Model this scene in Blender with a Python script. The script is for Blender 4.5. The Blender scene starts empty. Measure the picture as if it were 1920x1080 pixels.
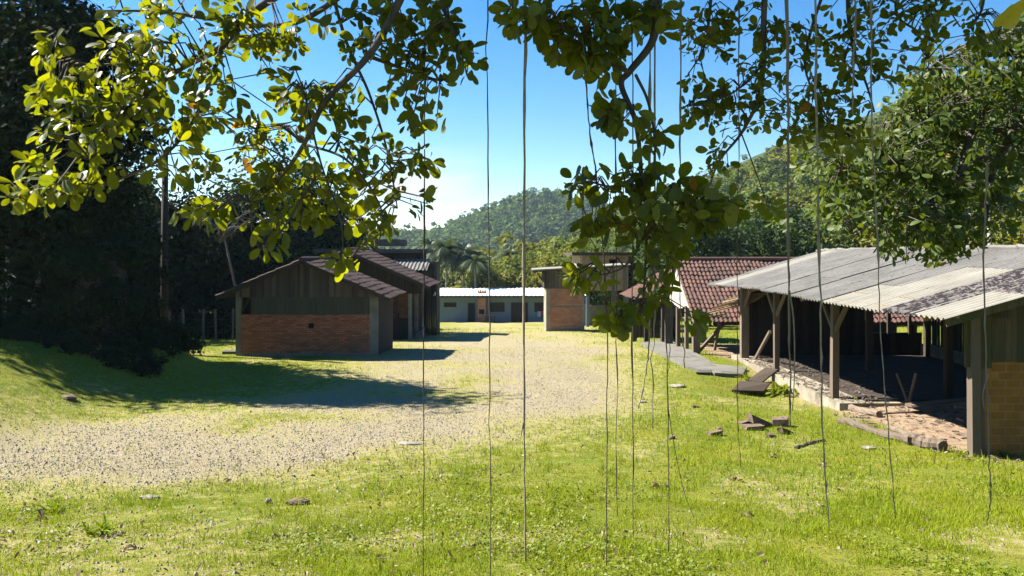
import bpy, math, random
import numpy as np
from mathutils import Vector
C = bpy.context
SC = C.scene
COL = SC.collection
rng = np.random.default_rng(7)
random.seed(7)

# ------------------------------------------------------------------ camera, sky, sun, exposure
F, HOR, EYE = 1478.0, 478.0, 3.65          # focal length in photo pixels, horizon row, eye height
cam = bpy.data.objects.new('camera', bpy.data.cameras.new('camera'))
COL.objects.link(cam)
cam.location = (0, 0, EYE); cam.rotation_euler = (math.radians(90), 0, 0)
cam.data.sensor_width = 36; cam.data.lens = F / 1920 * 36
cam.data.shift_y = -(540 - HOR) / 1920
cam.data.clip_start = 0.05; cam.data.clip_end = 8000
SC.camera = cam
SUN_EL, SUN_AZ = math.radians(45), math.radians(-71)
SV = Vector((math.cos(SUN_EL) * math.sin(SUN_AZ), math.cos(SUN_EL) * math.cos(SUN_AZ), math.sin(SUN_EL)))
W = bpy.data.worlds.new('World'); SC.world = W; W.use_nodes = True
nt = W.node_tree; nt.nodes.clear()
sky = nt.nodes.new('ShaderNodeTexSky'); sky.sky_type = 'NISHITA'; sky.sun_disc = False
sky.sun_elevation = SUN_EL; sky.sun_rotation = SUN_AZ
sky.air_density = 1.0; sky.dust_density = 0.15; sky.ozone_density = 1.6; sky.altitude = 600
bg = nt.nodes.new('ShaderNodeBackground'); bg.inputs['Strength'].default_value = 0.05
ow = nt.nodes.new('ShaderNodeOutputWorld')
# a few thin clouds low over the horizon (direction based, part of the sky itself)
tc = nt.nodes.new('ShaderNodeTexCoord')
sep = nt.nodes.new('ShaderNodeSeparateXYZ'); nt.links.new(tc.outputs['Generated'], sep.inputs[0])
mp = nt.nodes.new('ShaderNodeMapping'); mp.inputs['Scale'].default_value = (7, 7, 17); mp.inputs['Location'].default_value = (0.3, 0.1, 0.35)
nt.links.new(tc.outputs['Generated'], mp.inputs[0])
nz = nt.nodes.new('ShaderNodeTexNoise'); nz.inputs['Scale'].default_value = 1.0; nz.inputs['Detail'].default_value = 8
nt.links.new(mp.outputs[0], nz.inputs['Vector'])
r1 = nt.nodes.new('ShaderNodeMapRange'); r1.interpolation_type = 'SMOOTHSTEP'
r1.inputs['From Min'].default_value = 0.47; r1.inputs['From Max'].default_value = 0.64
nt.links.new(nz.outputs[0], r1.inputs['Value'])
r2 = nt.nodes.new('ShaderNodeMapRange'); r2.interpolation_type = 'SMOOTHSTEP'
r2.inputs['From Min'].default_value = 0.15; r2.inputs['From Max'].default_value = 0.09
nt.links.new(sep.outputs['Z'], r2.inputs['Value'])
r3 = nt.nodes.new('ShaderNodeMapRange'); r3.interpolation_type = 'SMOOTHSTEP'
r3.inputs['From Min'].default_value = 0.02; r3.inputs['From Max'].default_value = -0.12
nt.links.new(sep.outputs['X'], r3.inputs['Value'])
m1 = nt.nodes.new('ShaderNodeMath'); m1.operation = 'MULTIPLY'; nt.links.new(r1.outputs[0], m1.inputs[0]); nt.links.new(r2.outputs[0], m1.inputs[1])
m2 = nt.nodes.new('ShaderNodeMath'); m2.operation = 'MULTIPLY'; nt.links.new(m1.outputs[0], m2.inputs[0]); nt.links.new(r3.outputs[0], m2.inputs[1])
mxs = nt.nodes.new('ShaderNodeMix'); mxs.data_type = 'RGBA'
nt.links.new(m2.outputs[0], mxs.inputs['Factor']); hs = nt.nodes.new('ShaderNodeHueSaturation'); hs.inputs['Saturation'].default_value = 1.42; hs.inputs['Value'].default_value = 1.05; nt.links.new(sky.outputs[0], hs.inputs['Color']); nt.links.new(hs.outputs[0], mxs.inputs['A']); mxs.inputs['B'].default_value = (5.0, 5.1, 5.3, 1)
nt.links.new(mxs.outputs['Result'], bg.inputs['Color']); nt.links.new(bg.outputs[0], ow.inputs['Surface'])
sun = bpy.data.objects.new('sun', bpy.data.lights.new('sun', 'SUN')); COL.objects.link(sun)
sun.data.energy = 5.0; sun.data.angle = math.radians(0.5); sun.data.color = (1.0, 0.945, 0.85)
sun.rotation_euler = (-SV).to_track_quat('-Z', 'Y').to_euler(); sun.location = (-20, 10, 30)
SC.view_settings.view_transform = 'Standard'; SC.view_settings.look = 'None'
SC.view_settings.gamma = 1; SC.view_settings.use_curve_mapping = False
SC.view_settings.exposure = 1.92
SC.cycles.max_bounces = 6; SC.cycles.diffuse_bounces = 2; SC.cycles.transmission_bounces = 4
SC.cycles.glossy_bounces = 2; SC.cycles.volume_bounces = 0; SC.cycles.transparent_max_bounces = 8

# ------------------------------------------------------------------ helpers
def P(px, py, Y):
    return np.array([(px - 960) / F * Y, Y, EYE - (py - HOR) / F * Y])
def X(px, Y): return (px - 960) / F * Y
def Z(py, Y): return EYE - (py - HOR) / F * Y

def sstep(a, b, x):
    t = np.clip((np.asarray(x, float) - a) / (b - a), 0, 1)
    return t * t * (3 - 2 * t)
_tab = np.random.default_rng(11).random((256, 256))
def vnoise(x, y, s=1.0, seed=0):
    x = np.asarray(x, float) / s + 31.7 * seed + 1000; y = np.asarray(y, float) / s + 17.3 * seed + 1000
    xi = np.floor(x).astype(int); yi = np.floor(y).astype(int)
    fx = x - xi; fy = y - yi; fx = fx * fx * (3 - 2 * fx); fy = fy * fy * (3 - 2 * fy)
    g = lambda a, b: _tab[a % 256, b % 256]
    return (g(xi, yi) * (1 - fx) + g(xi + 1, yi) * fx) * (1 - fy) + (g(xi, yi + 1) * (1 - fx) + g(xi + 1, yi + 1) * fx) * fy

_PY = np.array([-60, -10, 0, 3, 5.5, 7.5, 10, 14, 20, 29.5, 40, 53, 70, 94, 130, 220, 400, 3000], float)
_PH = np.array([1.2, 1.5, 1.62, 2.0, 2.6, 3.05, 3.36, 3.63, 3.70, 3.74, 4.3, 5.1, 6.3, 8.05, 9.5, 11, 12, 13], float)
def _prof(y):
    y = np.asarray(y, float)
    acc = 0
    for d, w in ((-0.10, .25), (0, .5), (0.10, .25)):
        acc = acc + w * np.interp(y * (1 + d) , _PY, _PH)
    return acc
def gz(x, y, fine=True):
    x = np.asarray(x, float); y = np.asarray(y, float)
    z = EYE - _prof(y)
    # grassy bank rising to the left, with a mound at the foot of the dark trees
    z = z + 1.35 * sstep(-8.9, -14.5, x) * sstep(5, 12, y) * sstep(29, 22, y)
    z = z + 0.85 * np.exp(-((x + 10.8) / 1.9) ** 2 - ((y - 23.6) / 1.7) ** 2)
    # dip in front of the plinth of the open shed
    z = z - 0.33 * np.exp(-((x - 7.3) / 1.4) ** 2 - ((y - 22.0) / 4.0) ** 2)
    # wooded hill climbing to the right behind the yard
    t = sstep(75, 235, y)
    hx = np.interp(x, [-60, -25, 0, 20, 45, 80, 145, 260, 500], [-1, 0, 1.5, 8, 19, 33, 57, 88, 120])
    z = z + t * np.maximum(hx, -1) * (1 + 0.25 * sstep(235, 420, y))
    z = z + 4.5 * sstep(24, 60, x) * sstep(40, 75, y) * (1 - t)
    if fine:
        z = z + (vnoise(x, y, 2.3, 1) - .5) * .10 + (vnoise(x, y, .7, 2) - .5) * .035
    return z
def gy(px, py):
    """ground point seen at a photo pixel"""
    ys = np.geomspace(5, 110, 1500)
    xs = X(px, ys); zz = gz(xs, ys, False); pr = HOR + (EYE - zz) / ys * F
    i = np.argmax(pr <= py) if (pr <= py).any() else len(ys) - 1
    return float(xs[i]), float(ys[i]), float(zz[i])

def wloc(o):
    v = Vector((0, 0, 0))
    while o is not None:
        v = v + o.location; o = o.parent
    return v

def tag(o, label=None, cat=None, group=None, kind=None):
    if label: o['label'] = label
    if cat: o['category'] = cat
    if group: o['group'] = group
    if kind: o['kind'] = kind
    return o
def thing(name, label, cat, loc, group=None):
    o = bpy.data.objects.new(name, None); COL.objects.link(o); o.location = [float(v) for v in loc]; o.empty_display_size = .2
    return tag(o, label, cat, group)

def np_obj(name, V, Fc, mat, parent=None, tint=None, smooth=False, attrs=None, mats=None, midx=None):
    """V (n,3) world coordinates; Fc list of face index arrays (m,k)"""
    V = np.asarray(V, float)
    if parent is not None:
        V = V - np.array(wloc(parent))
    if isinstance(Fc, np.ndarray): Fc = [Fc]
    Fc = [np.asarray(f, np.int32) for f in Fc if len(f)]
    me = bpy.data.meshes.new(name)
    me.vertices.add(len(V)); me.vertices.foreach_set('co', V.astype(np.float32).ravel())
    loops = np.concatenate([f.ravel() for f in Fc]); tot = np.concatenate([np.full(len(f), f.shape[1], np.int32) for f in Fc])
    me.loops.add(len(loops)); me.loops.foreach_set('vertex_index', loops)
    me.polygons.add(len(tot)); st = np.concatenate([[0], np.cumsum(tot)[:-1]]).astype(np.int32)
    me.polygons.foreach_set('loop_start', st)
    me.polygons.foreach_set('use_smooth', np.full(len(tot), smooth, bool))
    if tint is not None:
        a = me.attributes.new('tint', 'FLOAT', 'FACE'); a.data.foreach_set('value', np.asarray(tint, np.float32))
    for k, v in (attrs or {}).items():
        a = me.attributes.new(k, 'FLOAT', 'POINT'); a.data.foreach_set('value', np.asarray(v, np.float32))
    for m in (mats or [mat]): me.materials.append(m)
    if midx is not None: me.polygons.foreach_set('material_index', np.asarray(midx, np.int32))
    me.update(calc_edges=True); me.validate()
    o = bpy.data.objects.new(name, me); COL.objects.link(o)
    if parent is not None: o.parent = parent
    return o

class MB:
    """collects boxes, beams and tubes, then links them as ONE mesh object"""
    def __init__(s): s.v = []; s.f = []; s.t = []
    def add(s, verts, faces, t=None):
        b = len(s.v); s.v += [tuple(float(c) for c in p) for p in verts]
        t = random.random() if t is None else t
        for f in faces: s.f.append([b + i for i in f]); s.t.append(t)
        return s
    def box(s, x0, x1, y0, y1, z0, z1, t=None):
        return s.add([(x0, y0, z0), (x1, y0, z0), (x1, y1, z0), (x0, y1, z0), (x0, y0, z1), (x1, y0, z1), (x1, y1, z1), (x0, y1, z1)],
                     [(3, 2, 1, 0), (4, 5, 6, 7), (0, 1, 5, 4), (1, 2, 6, 5), (2, 3, 7, 6), (3, 0, 4, 7)], t)
    def beam(s, a, b, w, h, t=None, up=(0, 0, 1), jit=0.0):
        a = Vector(a); b = Vector(b); d = (b - a).normalized(); up = Vector(up)
        if abs(d.dot(up)) > .98: up = Vector((0, 1, 0))
        r = d.cross(up).normalized(); u = r.cross(d).normalized()
        vs = []
        for p in (a, b):
            for sx, sz in ((-1, -1), (1, -1), (1, 1), (-1, 1)):
                vs.append(p + r * (sx * w / 2 + random.uniform(-jit, jit)) + u * (sz * h / 2 + random.uniform(-jit, jit)))
        return s.add(vs, [(3, 2, 1, 0), (4, 5, 6, 7), (0, 1, 5, 4), (1, 2, 6, 5), (2, 3, 7, 6), (3, 0, 4, 7)], t)
    def tube(s, pts, rad, n=7, t=None, cap=True, jit=0.0):
        pts = [Vector([float(c) for c in p]) for p in pts]
        if not hasattr(rad, '__len__'): rad = [rad] * len(pts)
        vs = []; fs = []; pu = None
        for i, p in enumerate(pts):
            d = (pts[min(i + 1, len(pts) - 1)] - pts[max(i - 1, 0)]).normalized()
            if pu is None: pu = d.orthogonal().normalized()
            u = (pu - d * pu.dot(d)).normalized() if (pu - d * pu.dot(d)).length > 1e-6 else d.orthogonal().normalized()
            pu = u; w = d.cross(u)
            for k in range(n):
                a = 2 * math.pi * k / n
                vs.append(p + (u * math.cos(a) + w * math.sin(a)) * rad[i] * (1 + random.uniform(-jit, jit)))
            if i:
                for k in range(n):
                    fs.append(((i - 1) * n + k, (i - 1) * n + (k + 1) % n, i * n + (k + 1) % n, i * n + k))
        if cap:
            fs.append(tuple(reversed(range(n)))); fs.append(tuple((len(pts) - 1) * n + k for k in range(n)))
        return s.add(vs, fs, t)
    def build(s, name, mat, parent=None, smooth=False):
        by = {}
        for f, t in zip(s.f, s.t): by.setdefault(len(f), []).append((f, t))
        Fc = []; T = []
        for k, l in by.items(): Fc.append(np.array([f for f, _ in l])); T += [t for _, t in l]
        return np_obj(name, np.array(s.v), Fc, mat, parent, T, smooth)

# ------------------------------------------------------------------ materials
def new_mat(name):
    m = bpy.data.materials.new(name); m.use_nodes = True
    n = m.node_tree.nodes; n.clear()
    out = n.new('ShaderNodeOutputMaterial')
    return m, m.node_tree, out
def N(t, typ, **kw):
    n = t.nodes.new('ShaderNode' + typ)
    for k, v in kw.items():
        if k in n.inputs: n.inputs[k].default_value = v
        else: setattr(n, k, v)
    return n
def rgb(c): return (c[0], c[1], c[2], 1)
def mix(t, fac, a, b, blend='MIX'):
    n = t.nodes.new('ShaderNodeMix'); n.data_type = 'RGBA'; n.blend_type = blend
    for key, v in (('Factor', fac), ('A', a), ('B', b)):
        if isinstance(v, (int, float)): n.inputs[key].default_value = v
        elif isinstance(v, tuple): n.inputs[key].default_value = rgb(v)
        else: t.links.new(v, n.inputs[key])
    return n.outputs['Result']
def ramp(t, v, a, b):
    n = t.nodes.new('ShaderNodeMapRange'); n.interpolation_type = 'SMOOTHSTEP'
    n.inputs['From Min'].default_value = a; n.inputs['From Max'].default_value = b
    t.links.new(v, n.inputs['Value']); return n.outputs[0]
def mul(t, a, b, op='MULTIPLY'):
    n = t.nodes.new('ShaderNodeMath'); n.operation = op
    for i, v in enumerate((a, b)):
        if isinstance(v, (int, float)): n.inputs[i].default_value = v
        else: t.links.new(v, n.inputs[i])
    return n.outputs[0]
def coords(t, scale=(1, 1, 1), rot=(0, 0, 0)):
    c = t.nodes.new('ShaderNodeTexCoord'); m = t.nodes.new('ShaderNodeMapping')
    m.inputs['Scale'].default_value = scale; m.inputs['Rotation'].default_value = rot
    t.links.new(c.outputs['Object'], m.inputs[0]); return m.outputs[0]
def noise(t, vec, scale, detail=4, rough=.55):
    n = N(t, 'TexNoise', Scale=scale, Detail=detail, Roughness=rough); t.links.new(vec, n.inputs['Vector']); return n.outputs[0]
def tintv(t):
    a = t.nodes.new('ShaderNodeAttribute'); a.attribute_name = 'tint'; return a.outputs['Fac']
def finish(t, out, col, rough=.85, bump=None, bstr=.4, bdist=.02, spec=.25, metal=0.0):
    p = N(t, 'BsdfPrincipled', Roughness=rough, Metallic=metal)
    p.inputs['Specular IOR Level'].default_value = spec
    if isinstance(col, tuple): p.inputs['Base Color'].default_value = rgb(col)
    else: t.links.new(col, p.inputs['Base Color'])
    if bump is not None:
        b = N(t, 'Bump', Strength=bstr, Distance=bdist); t.links.new(bump, b.inputs['Height']); t.links.new(b.outputs[0], p.inputs['Normal'])
    t.links.new(p.outputs[0], out.inputs['Surface']); return p

def leaf_mat(name, ca, cb, trans=.35, tcol=None, rough=.55, spec=.3, yellow=None):
    m, t, out = new_mat(name)
    f = tintv(t); col = mix(t, f, ca, cb)
    if yellow: col = mix(t, ramp(t, f, .96, .98), col, yellow)
    col = mix(t, mul(t, ramp(t, noise(t, coords(t), 38, 3), .5, .75), .45), col, tuple(c * .5 for c in cb))
    p = N(t, 'BsdfPrincipled', Roughness=rough); p.inputs['Specular IOR Level'].default_value = spec
    t.links.new(col, p.inputs['Base Color'])
    tr = N(t, 'BsdfTranslucent')
    tc_ = mix(t, 1.0, col, tcol or (1.5, 1.5, .5), 'MULTIPLY'); t.links.new(tc_, tr.inputs['Color'])
    ms = N(t, 'MixShader', Fac=trans); t.links.new(p.outputs[0], ms.inputs[1]); t.links.new(tr.outputs[0], ms.inputs[2])
    t.links.new(ms.outputs[0], out.inputs['Surface']); return m

def wood_mat(name, ca, cb, moss=None, scale=(9, 9, .6)):
    m, t, out = new_mat(name)
    v = coords(t, scale); n1 = noise(t, v, 3, 6, .65); n2 = noise(t, coords(t), 1.3, 4)
    col = mix(t, tintv(t), ca, cb); col = mix(t, ramp(t, n1, .35, .7), col, tuple(c * .5 for c in ca))
    if moss: col = mix(t, ramp(t, n2, .5, .72), col, moss)
    finish(t, out, col, .9, n1, .5, .01); return m

def brick_mat(name, axis, c1, c2, mortar, bw, rh, ms=.012, stain=(.12, .09, .06), off=0.5):
    m, t, out = new_mat(name)
    c = t.nodes.new('ShaderNodeTexCoord'); s = N(t, 'SeparateXYZ'); t.links.new(c.outputs['Object'], s.inputs[0])
    k = N(t, 'CombineXYZ'); t.links.new(s.outputs['X' if axis == 'x' else 'Y'], k.inputs[0]); t.links.new(s.outputs['Z'], k.inputs[1])
    nd = noise(t, c.outputs['Object'], 5, 3)
    # slight wander so that courses are not ruler straight
    w = N(t, 'VectorMath', operation='ADD'); t.links.new(k.outputs[0], w.inputs[0])
    sc = N(t, 'VectorMath', operation='SCALE'); sc.inputs['Scale'].default_value = .012
    nv = N(t, 'TexNoise', Scale=2.5, Detail=2); t.links.new(c.outputs['Object'], nv.inputs['Vector'])
    t.links.new(nv.outputs['Color'], sc.inputs[0]); t.links.new(sc.outputs[0], w.inputs[1])
    b = N(t, 'TexBrick', Scale=1.0); b.offset = off
    b.inputs['Brick Width'].default_value = bw; b.inputs['Row Height'].default_value = rh; b.inputs['Mortar Size'].default_value = ms
    b.inputs['Mortar Smooth'].default_value = .3; b.inputs['Bias'].default_value = -.1
    b.inputs['Color1'].default_value = rgb(c1); b.inputs['Color2'].default_value = rgb(c2); b.inputs['Mortar'].default_value = rgb(mortar)
    t.links.new(w.outputs[0], b.inputs['Vector'])
    big = noise(t, c.outputs['Object'], .9, 5)
    col = mix(t, ramp(t, big, .5, .8), b.outputs['Color'], stain)
    col = mix(t, mul(t, ramp(t, nd, .4, .8), .35), col, tuple(x * .5 for x in c1))
    h = mul(t, mul(t, b.outputs['Fac'], -1.0), mul(t, nd, .4), 'ADD')
    finish(t, out, col, .92, h, .7, .012); return m

def plain_mat(name, ca, cb, scale=3, rough=.9, bump=.3, spec=.2, stain=None):
    m, t, out = new_mat(name)
    v = coords(t); n1 = noise(t, v, scale, 6, .6); n2 = noise(t, v, scale * 9, 3)
    col = mix(t, ramp(t, n1, .3, .7), ca, cb); col = mix(t, mul(t, n2, .35), col, tuple(c * .6 for c in ca))
    if stain: col = mix(t, ramp(t, noise(t, v, scale * .5, 7, .7), .52, .68), col, stain)
    finish(t, out, col, rough, n2, bump, .01, spec); return m

def tile_mat(name, ca, cb, moss):
    m, t, out = new_mat(name)
    v = coords(t); col = mix(t, tintv(t), ca, cb)
    col = mix(t, ramp(t, noise(t, v, .9, 6, .7), .47, .68), col, moss)
    n = noise(t, v, 22, 3); col = mix(t, mul(t, n, .5), col, tuple(c * .35 for c in ca))
    finish(t, out, col, .9, n, .4, .01); return m

def sheet_mat(name, ca, cb, spot, lo, hi, scl=11):
    m, t, out = new_mat(name)
    v = coords(t); n1 = noise(t, v, 1.1, 6, .65); n2 = noise(t, v, scl, 6, .75)
    col = mix(t, ramp(t, n1, .35, .65), ca, cb)
    col = mix(t, mul(t, tintv(t), .3), col, tuple(c * .5 for c in ca))
    col = mix(t, ramp(t, n2, lo, hi), col, spot)
    streak = noise(t, coords(t, (1.2, 7, 1.2)), 2.0, 4); col = mix(t, mul(t, ramp(t, streak, .5, .8), .5), col, spot)
    finish(t, out, col, .95, n2, .5, .01, .1); return m

M = {}
M['concrete'] = plain_mat('concrete', (.20, .19, .155), (.12, .115, .095), 2.2)
M['concrete_pale'] = plain_mat('concrete_pale', (.30, .265, .20), (.17, .145, .11), 1.1, stain=(.10, .085, .06))
M['concrete_dark'] = plain_mat('concrete_dark', (.095, .09, .08), (.06, .057, .052), 2.0)
M['plaster'] = plain_mat('shaded_plaster', (.15, .195, .245), (.12, .16, .20), .5)  # blue-grey base colour holds the shade of the white walls
M['white_metal'] = plain_mat('white_roof', (.82, .83, .82), (.72, .73, .72), .4, .5)
M['shaded_dirt_floor'] = plain_mat('shaded_dirt_floor', (.05, .038, .03), (.03, .024, .02), 3, stain=(.02, .016, .014))  # dirt darkened: the shed's inner shade is put into the colour
M['pave'] = plain_mat('apron_concrete', (.165, .155, .13), (.115, .11, .095), 2.2, stain=(.06, .055, .045))
M['dark'] = plain_mat('opening_shade', (.015, .014, .013), (.01, .01, .01), 2)  # near-black: the shade inside openings is put into this colour
M['glass'] = plain_mat('window_glass', (.02, .022, .025), (.015, .016, .02), 2, .25, 0, .12)
M['frame_wood'] = plain_mat('dark_window_frame', (.05, .03, .02), (.03, .02, .015), 4)
M['boards'] = wood_mat('weathered_boards', (.15, .12, .09), (.022, .018, .015), scale=(16, 16, .5))
M['boards_dark'] = wood_mat('dark_boards', (.04, .032, .026), (.015, .012, .010))
M['boards_moss'] = wood_mat('mossy_boards', (.10, .08, .045), (.05, .045, .025), (.05, .055, .02))
M['boards_white'] = wood_mat('whitewashed_boards', (.58, .54, .47), (.34, .29, .24))
M['timber'] = wood_mat('grey_timber', (.20, .155, .115), (.09, .07, .055), scale=(12, 12, 1.2))
M['timber_dark'] = wood_mat('dark_timber', (.07, .05, .036), (.035, .027, .02), scale=(12, 12, 1.2))
M['purlin'] = wood_mat('pale_purlins', (.30, .22, .12), (.14, .10, .06), scale=(8, 1, 8))
M['panel_green'] = wood_mat('greenish_sheet', (.075, .075, .048), (.052, .056, .038), scale=(14, 14, .3))
M['brick_red'] = brick_mat('red_brick', 'x', (.38, .14, .065), (.17, .055, .03), (.11, .075, .055), .24, .078)
M['brick_red_side'] = brick_mat('red_brick_side', 'y', (.38, .14, .065), (.17, .055, .03), (.11, .075, .055), .24, .078)
M['brick_far'] = brick_mat('orange_brick', 'x', (.44, .19, .10), (.30, .11, .06), (.26, .19, .14), .30, .11)
M['brick_pink'] = brick_mat('pink_block', 'x', (.36, .24, .18), (.27, .17, .12), (.26, .21, .17), .3, .2)
M['brick_pink_lit'] = brick_mat('pink_block_lit', 'y', (.50, .38, .30), (.40, .29, .22), (.36, .3, .25), .3, .2)  # paler copy of the pink blocks; sunlight on the side is painted in
M['block_ochre'] = brick_mat('ochre_block', 'x', (.30, .135, .024), (.20, .085, .016), (.22, .17, .10), .27, .142, .011, (.13, .085, .03))
M['block_ochre_lit'] = brick_mat('ochre_block_lit', 'y', (.55, .26, .10), (.45, .20, .08), (.5, .38, .25), .27, .142, .011)  # brighter copy of the ochre blocks; the sunlit end is put into the colour
M['tile'] = tile_mat('red_roof_tile', (.15, .075, .055), (.08, .045, .037), (.045, .036, .03))
M['tile_dark'] = tile_mat('dark_roof_tile', (.085, .05, .042), (.05, .034, .030), (.03, .025, .022))
M['sheet_old'] = sheet_mat('weathered_fibre_cement', (.17, .162, .15), (.13, .124, .116), (.055, .05, .047), .52, .72)
M['sheet_mid'] = sheet_mat('spotted_fibre_cement', (.20, .18, .165), (.15, .138, .13), (.03, .026, .028), .44, .52, 7)
M['sheet_pale'] = sheet_mat('pale_fibre_cement', (.26, .245, .205), (.21, .198, .168), (.11, .10, .085), .60, .8)
M['bark'] = wood_mat('bark', (.10, .085, .065), (.06, .05, .04), scale=(6, 6, 1.5))
M['bark_pale'] = wood_mat('pale_bark', (.42, .38, .31), (.25, .22, .18), scale=(6, 6, 1.5))
M['bark_grey'] = wood_mat('grey_bark', (.13, .115, .095), (.07, .06, .05), scale=(6, 6, 1.5))
M['bark_twig'] = wood_mat('twig_bark', (.07, .055, .04), (.045, .035, .025))
M['root'] = wood_mat('aerial_root_bark', (.33, .27, .20), (.18, .14, .10), scale=(30, 30, 8))
M['root_dark'] = wood_mat('dark_root_bark', (.10, .075, .055), (.06, .045, .035), scale=(30, 30, 8))
M['log'] = wood_mat('old_log', (.19, .145, .105), (.075, .058, .044), scale=(3, 9, 9))
M['rubble'] = plain_mat('brick_rubble', (.17, .115, .08), (.09, .068, .055), 9, stain=(.045, .04, .036))
M['stone'] = plain_mat('pale_stone', (.28, .245, .20), (.17, .15, .12), 8)
M['dry_leaf'] = leaf_mat('dry_leaf', (.11, .075, .05), (.30, .22, .15), .15, (1, .9, .7))
M['yellow_leaf'] = leaf_mat('yellow_leaf', (.50, .42, .05), (.45, .32, .04), .5, (1.2, 1.1, .5))
M['leaf_over'] = leaf_mat('glossy_fig_leaf', (.112, .124, .009), (.035, .055, .007), .50, (2.9, 2.6, .35), .45, .3, (.22, .10, .015))
M['leaf_glossy'] = leaf_mat('glossy_green_leaf', (.085, .115, .022), (.045, .075, .016), .32, (1.9, 1.7, .4), .5, .2, (.25, .15, .03))
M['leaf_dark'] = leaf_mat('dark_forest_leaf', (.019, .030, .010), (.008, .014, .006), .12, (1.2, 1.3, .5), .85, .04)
M['leaf_mid'] = leaf_mat('mid_green_leaf', (.115, .145, .026), (.058, .088, .018), .28, None, .7, .12)
M['leaf_deep'] = leaf_mat('deep_green_leaf', (.05, .08, .022), (.027, .048, .016), .22, None, .7, .1)
M['leaf_yellow'] = leaf_mat('yellow_green_leaf', (.18, .17, .028), (.10, .12, .022), .3, None, .7, .12)
M['leaf_palm'] = leaf_mat('palm_leaf', (.05, .07, .024), (.022, .036, .014), .2, None, .5, .2)
M['leaf_far'] = leaf_mat('far_forest_leaf', (.10, .145, .03), (.05, .085, .02), .2, None, .8, .05)
M['grass'] = leaf_mat('lawn_grass', (.15, .215, .007), (.235, .27, .009), .35, (1.25, 1.25, .6), .7, .15)
M['grass_dry'] = leaf_mat('dry_grass', (.34, .29, .10), (.25, .22, .06), .25, (1, 1, .7), .8, .1)
M['weed'] = leaf_mat('weed_leaf', (.19, .215, .02), (.10, .14, .016), .35)

def ground_mat():
    m, t, out = new_mat('yard_ground')
    v = coords(t)
    a = t.nodes.new('ShaderNodeAttribute'); a.attribute_name = 'gravel'
    b = t.nodes.new('ShaderNodeAttribute'); b.attribute_name = 'dirt'
    n1 = noise(t, v, .9, 6, .65); n2 = noise(t, v, 4.5, 6, .7); n3 = noise(t, v, 32, 4, .7); n4 = noise(t, v, 90, 3, .6)
    lawn = mix(t, ramp(t, n1, .35, .65), (.125, .165, .010), (.19, .195, .018))
    lawn = mix(t, mul(t, ramp(t, n3, .43, .63), .85), lawn, (.07, .056, .024)); lawn = mix(t, mul(t, ramp(t, n2, .55, .75), .7), lawn, (.19, .15, .065))
    grav = mix(t, ramp(t, n3, .35, .65), (.31, .262, .165), (.19, .16, .095))
    grav = mix(t, ramp(t, n4, .46, .62), grav, (.12, .10, .07)); grav = mix(t, mul(t, ramp(t, n2, .5, .7), .5), grav, (.22, .19, .075))
    grav = mix(t, ramp(t, noise(t, v, 60, 2), .60, .66), grav, (.55, .49, .40))
    k = mul(t, a.outputs['Fac'], mul(t, mul(t, n2, -.5, 'ADD'), 2.3), 'ADD')
    k = mul(t, k, mul(t, mul(t, n3, -.5, 'ADD'), 1.0), 'ADD')
    dry = mix(t, ramp(t, n3, .4, .65), (.285, .25, .095), (.20, .18, .06))
    col = mix(t, ramp(t, k, .12, .48), lawn, dry); col = mix(t, ramp(t, k, .40, .95), col, grav)
    dirt = mix(t, ramp(t, n2, .35, .65), (.33, .24, .16), (.20, .14, .09)); dirt = mix(t, ramp(t, n3, .5, .7), dirt, (.10, .07, .05))
    col = mix(t, b.outputs['Fac'], col, dirt)
    h = mul(t, mul(t, n3, .6), mul(t, n4, .4), 'ADD')
    finish(t, out, col, .95, h, .9, .05, .1); return m
def hill_mat(name, a, b):
    m, t, out = new_mat(name)
    v = coords(t); finish(t, out, mix(t, ramp(t, noise(t, v, .12, 6), .35, .65), a, b), .95, None, spec=.05); return m
M['ground'] = ground_mat()
M['hill'] = hill_mat('hill_ground', (.03, .045, .015), (.05, .06, .02))
M['plain'] = hill_mat('plain_ground', (.05, .07, .02), (.07, .08, .03))

# ------------------------------------------------------------------ the setting: ground and hills
def seg_dist(x, y, pts):
    d = np.full(np.shape(x), 1e9)
    for (x0, y0, r0), (x1, y1, r1) in zip(pts[:-1], pts[1:]):
        dx, dy = x1 - x0, y1 - y0
        t = np.clip(((x - x0) * dx + (y - y0) * dy) / (dx * dx + dy * dy), 0, 1)
        q = np.hypot(x - x0 - t * dx, y - y0 - t * dy) / (r0 + (r1 - r0) * t)
        d = np.minimum(d, q)
    return d
# worn gravel track: sweeps in from the left, then runs up the yard to the white house
TRACK = [(-17, 10.6, 3.4), (-9.4, 13.8, 3.7), (-5.0, 16.3, 3.9), (-1.5, 19.8, 4.3), (-.7, 28, 5.0), (-.4, 40, 6.2), (.4, 54, 6.6), (0, 84, 8)]
def gravel(x, y):
    d = seg_dist(np.asarray(x, float), np.asarray(y, float), TRACK)
    g = sstep(1.65, .3, d)
    g = np.maximum(g, .30 * sstep(1.5, -3.5, x) * sstep(14, 8, y) + .25 * sstep(.62, .8, vnoise(x, y, 1.6, 28)))
    g = g * (1 - .45 * sstep(30, 52, y)) * (0.92 + .75 * (vnoise(x, y, 3.1, 5) - .5) + .6 * (vnoise(x, y, 1.1, 6) - .5))
    return np.clip(g, 0, 1)
def dirtm(x, y):
    d = sstep(7.5, 8.3, x + .8 * (vnoise(x, y, 1.0, 8) - .5)) * sstep(13.2, 14.3, y) * sstep(37, 35, y) * sstep(16.5, 15.5, x)
    return np.clip(d, 0, 1)
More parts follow.
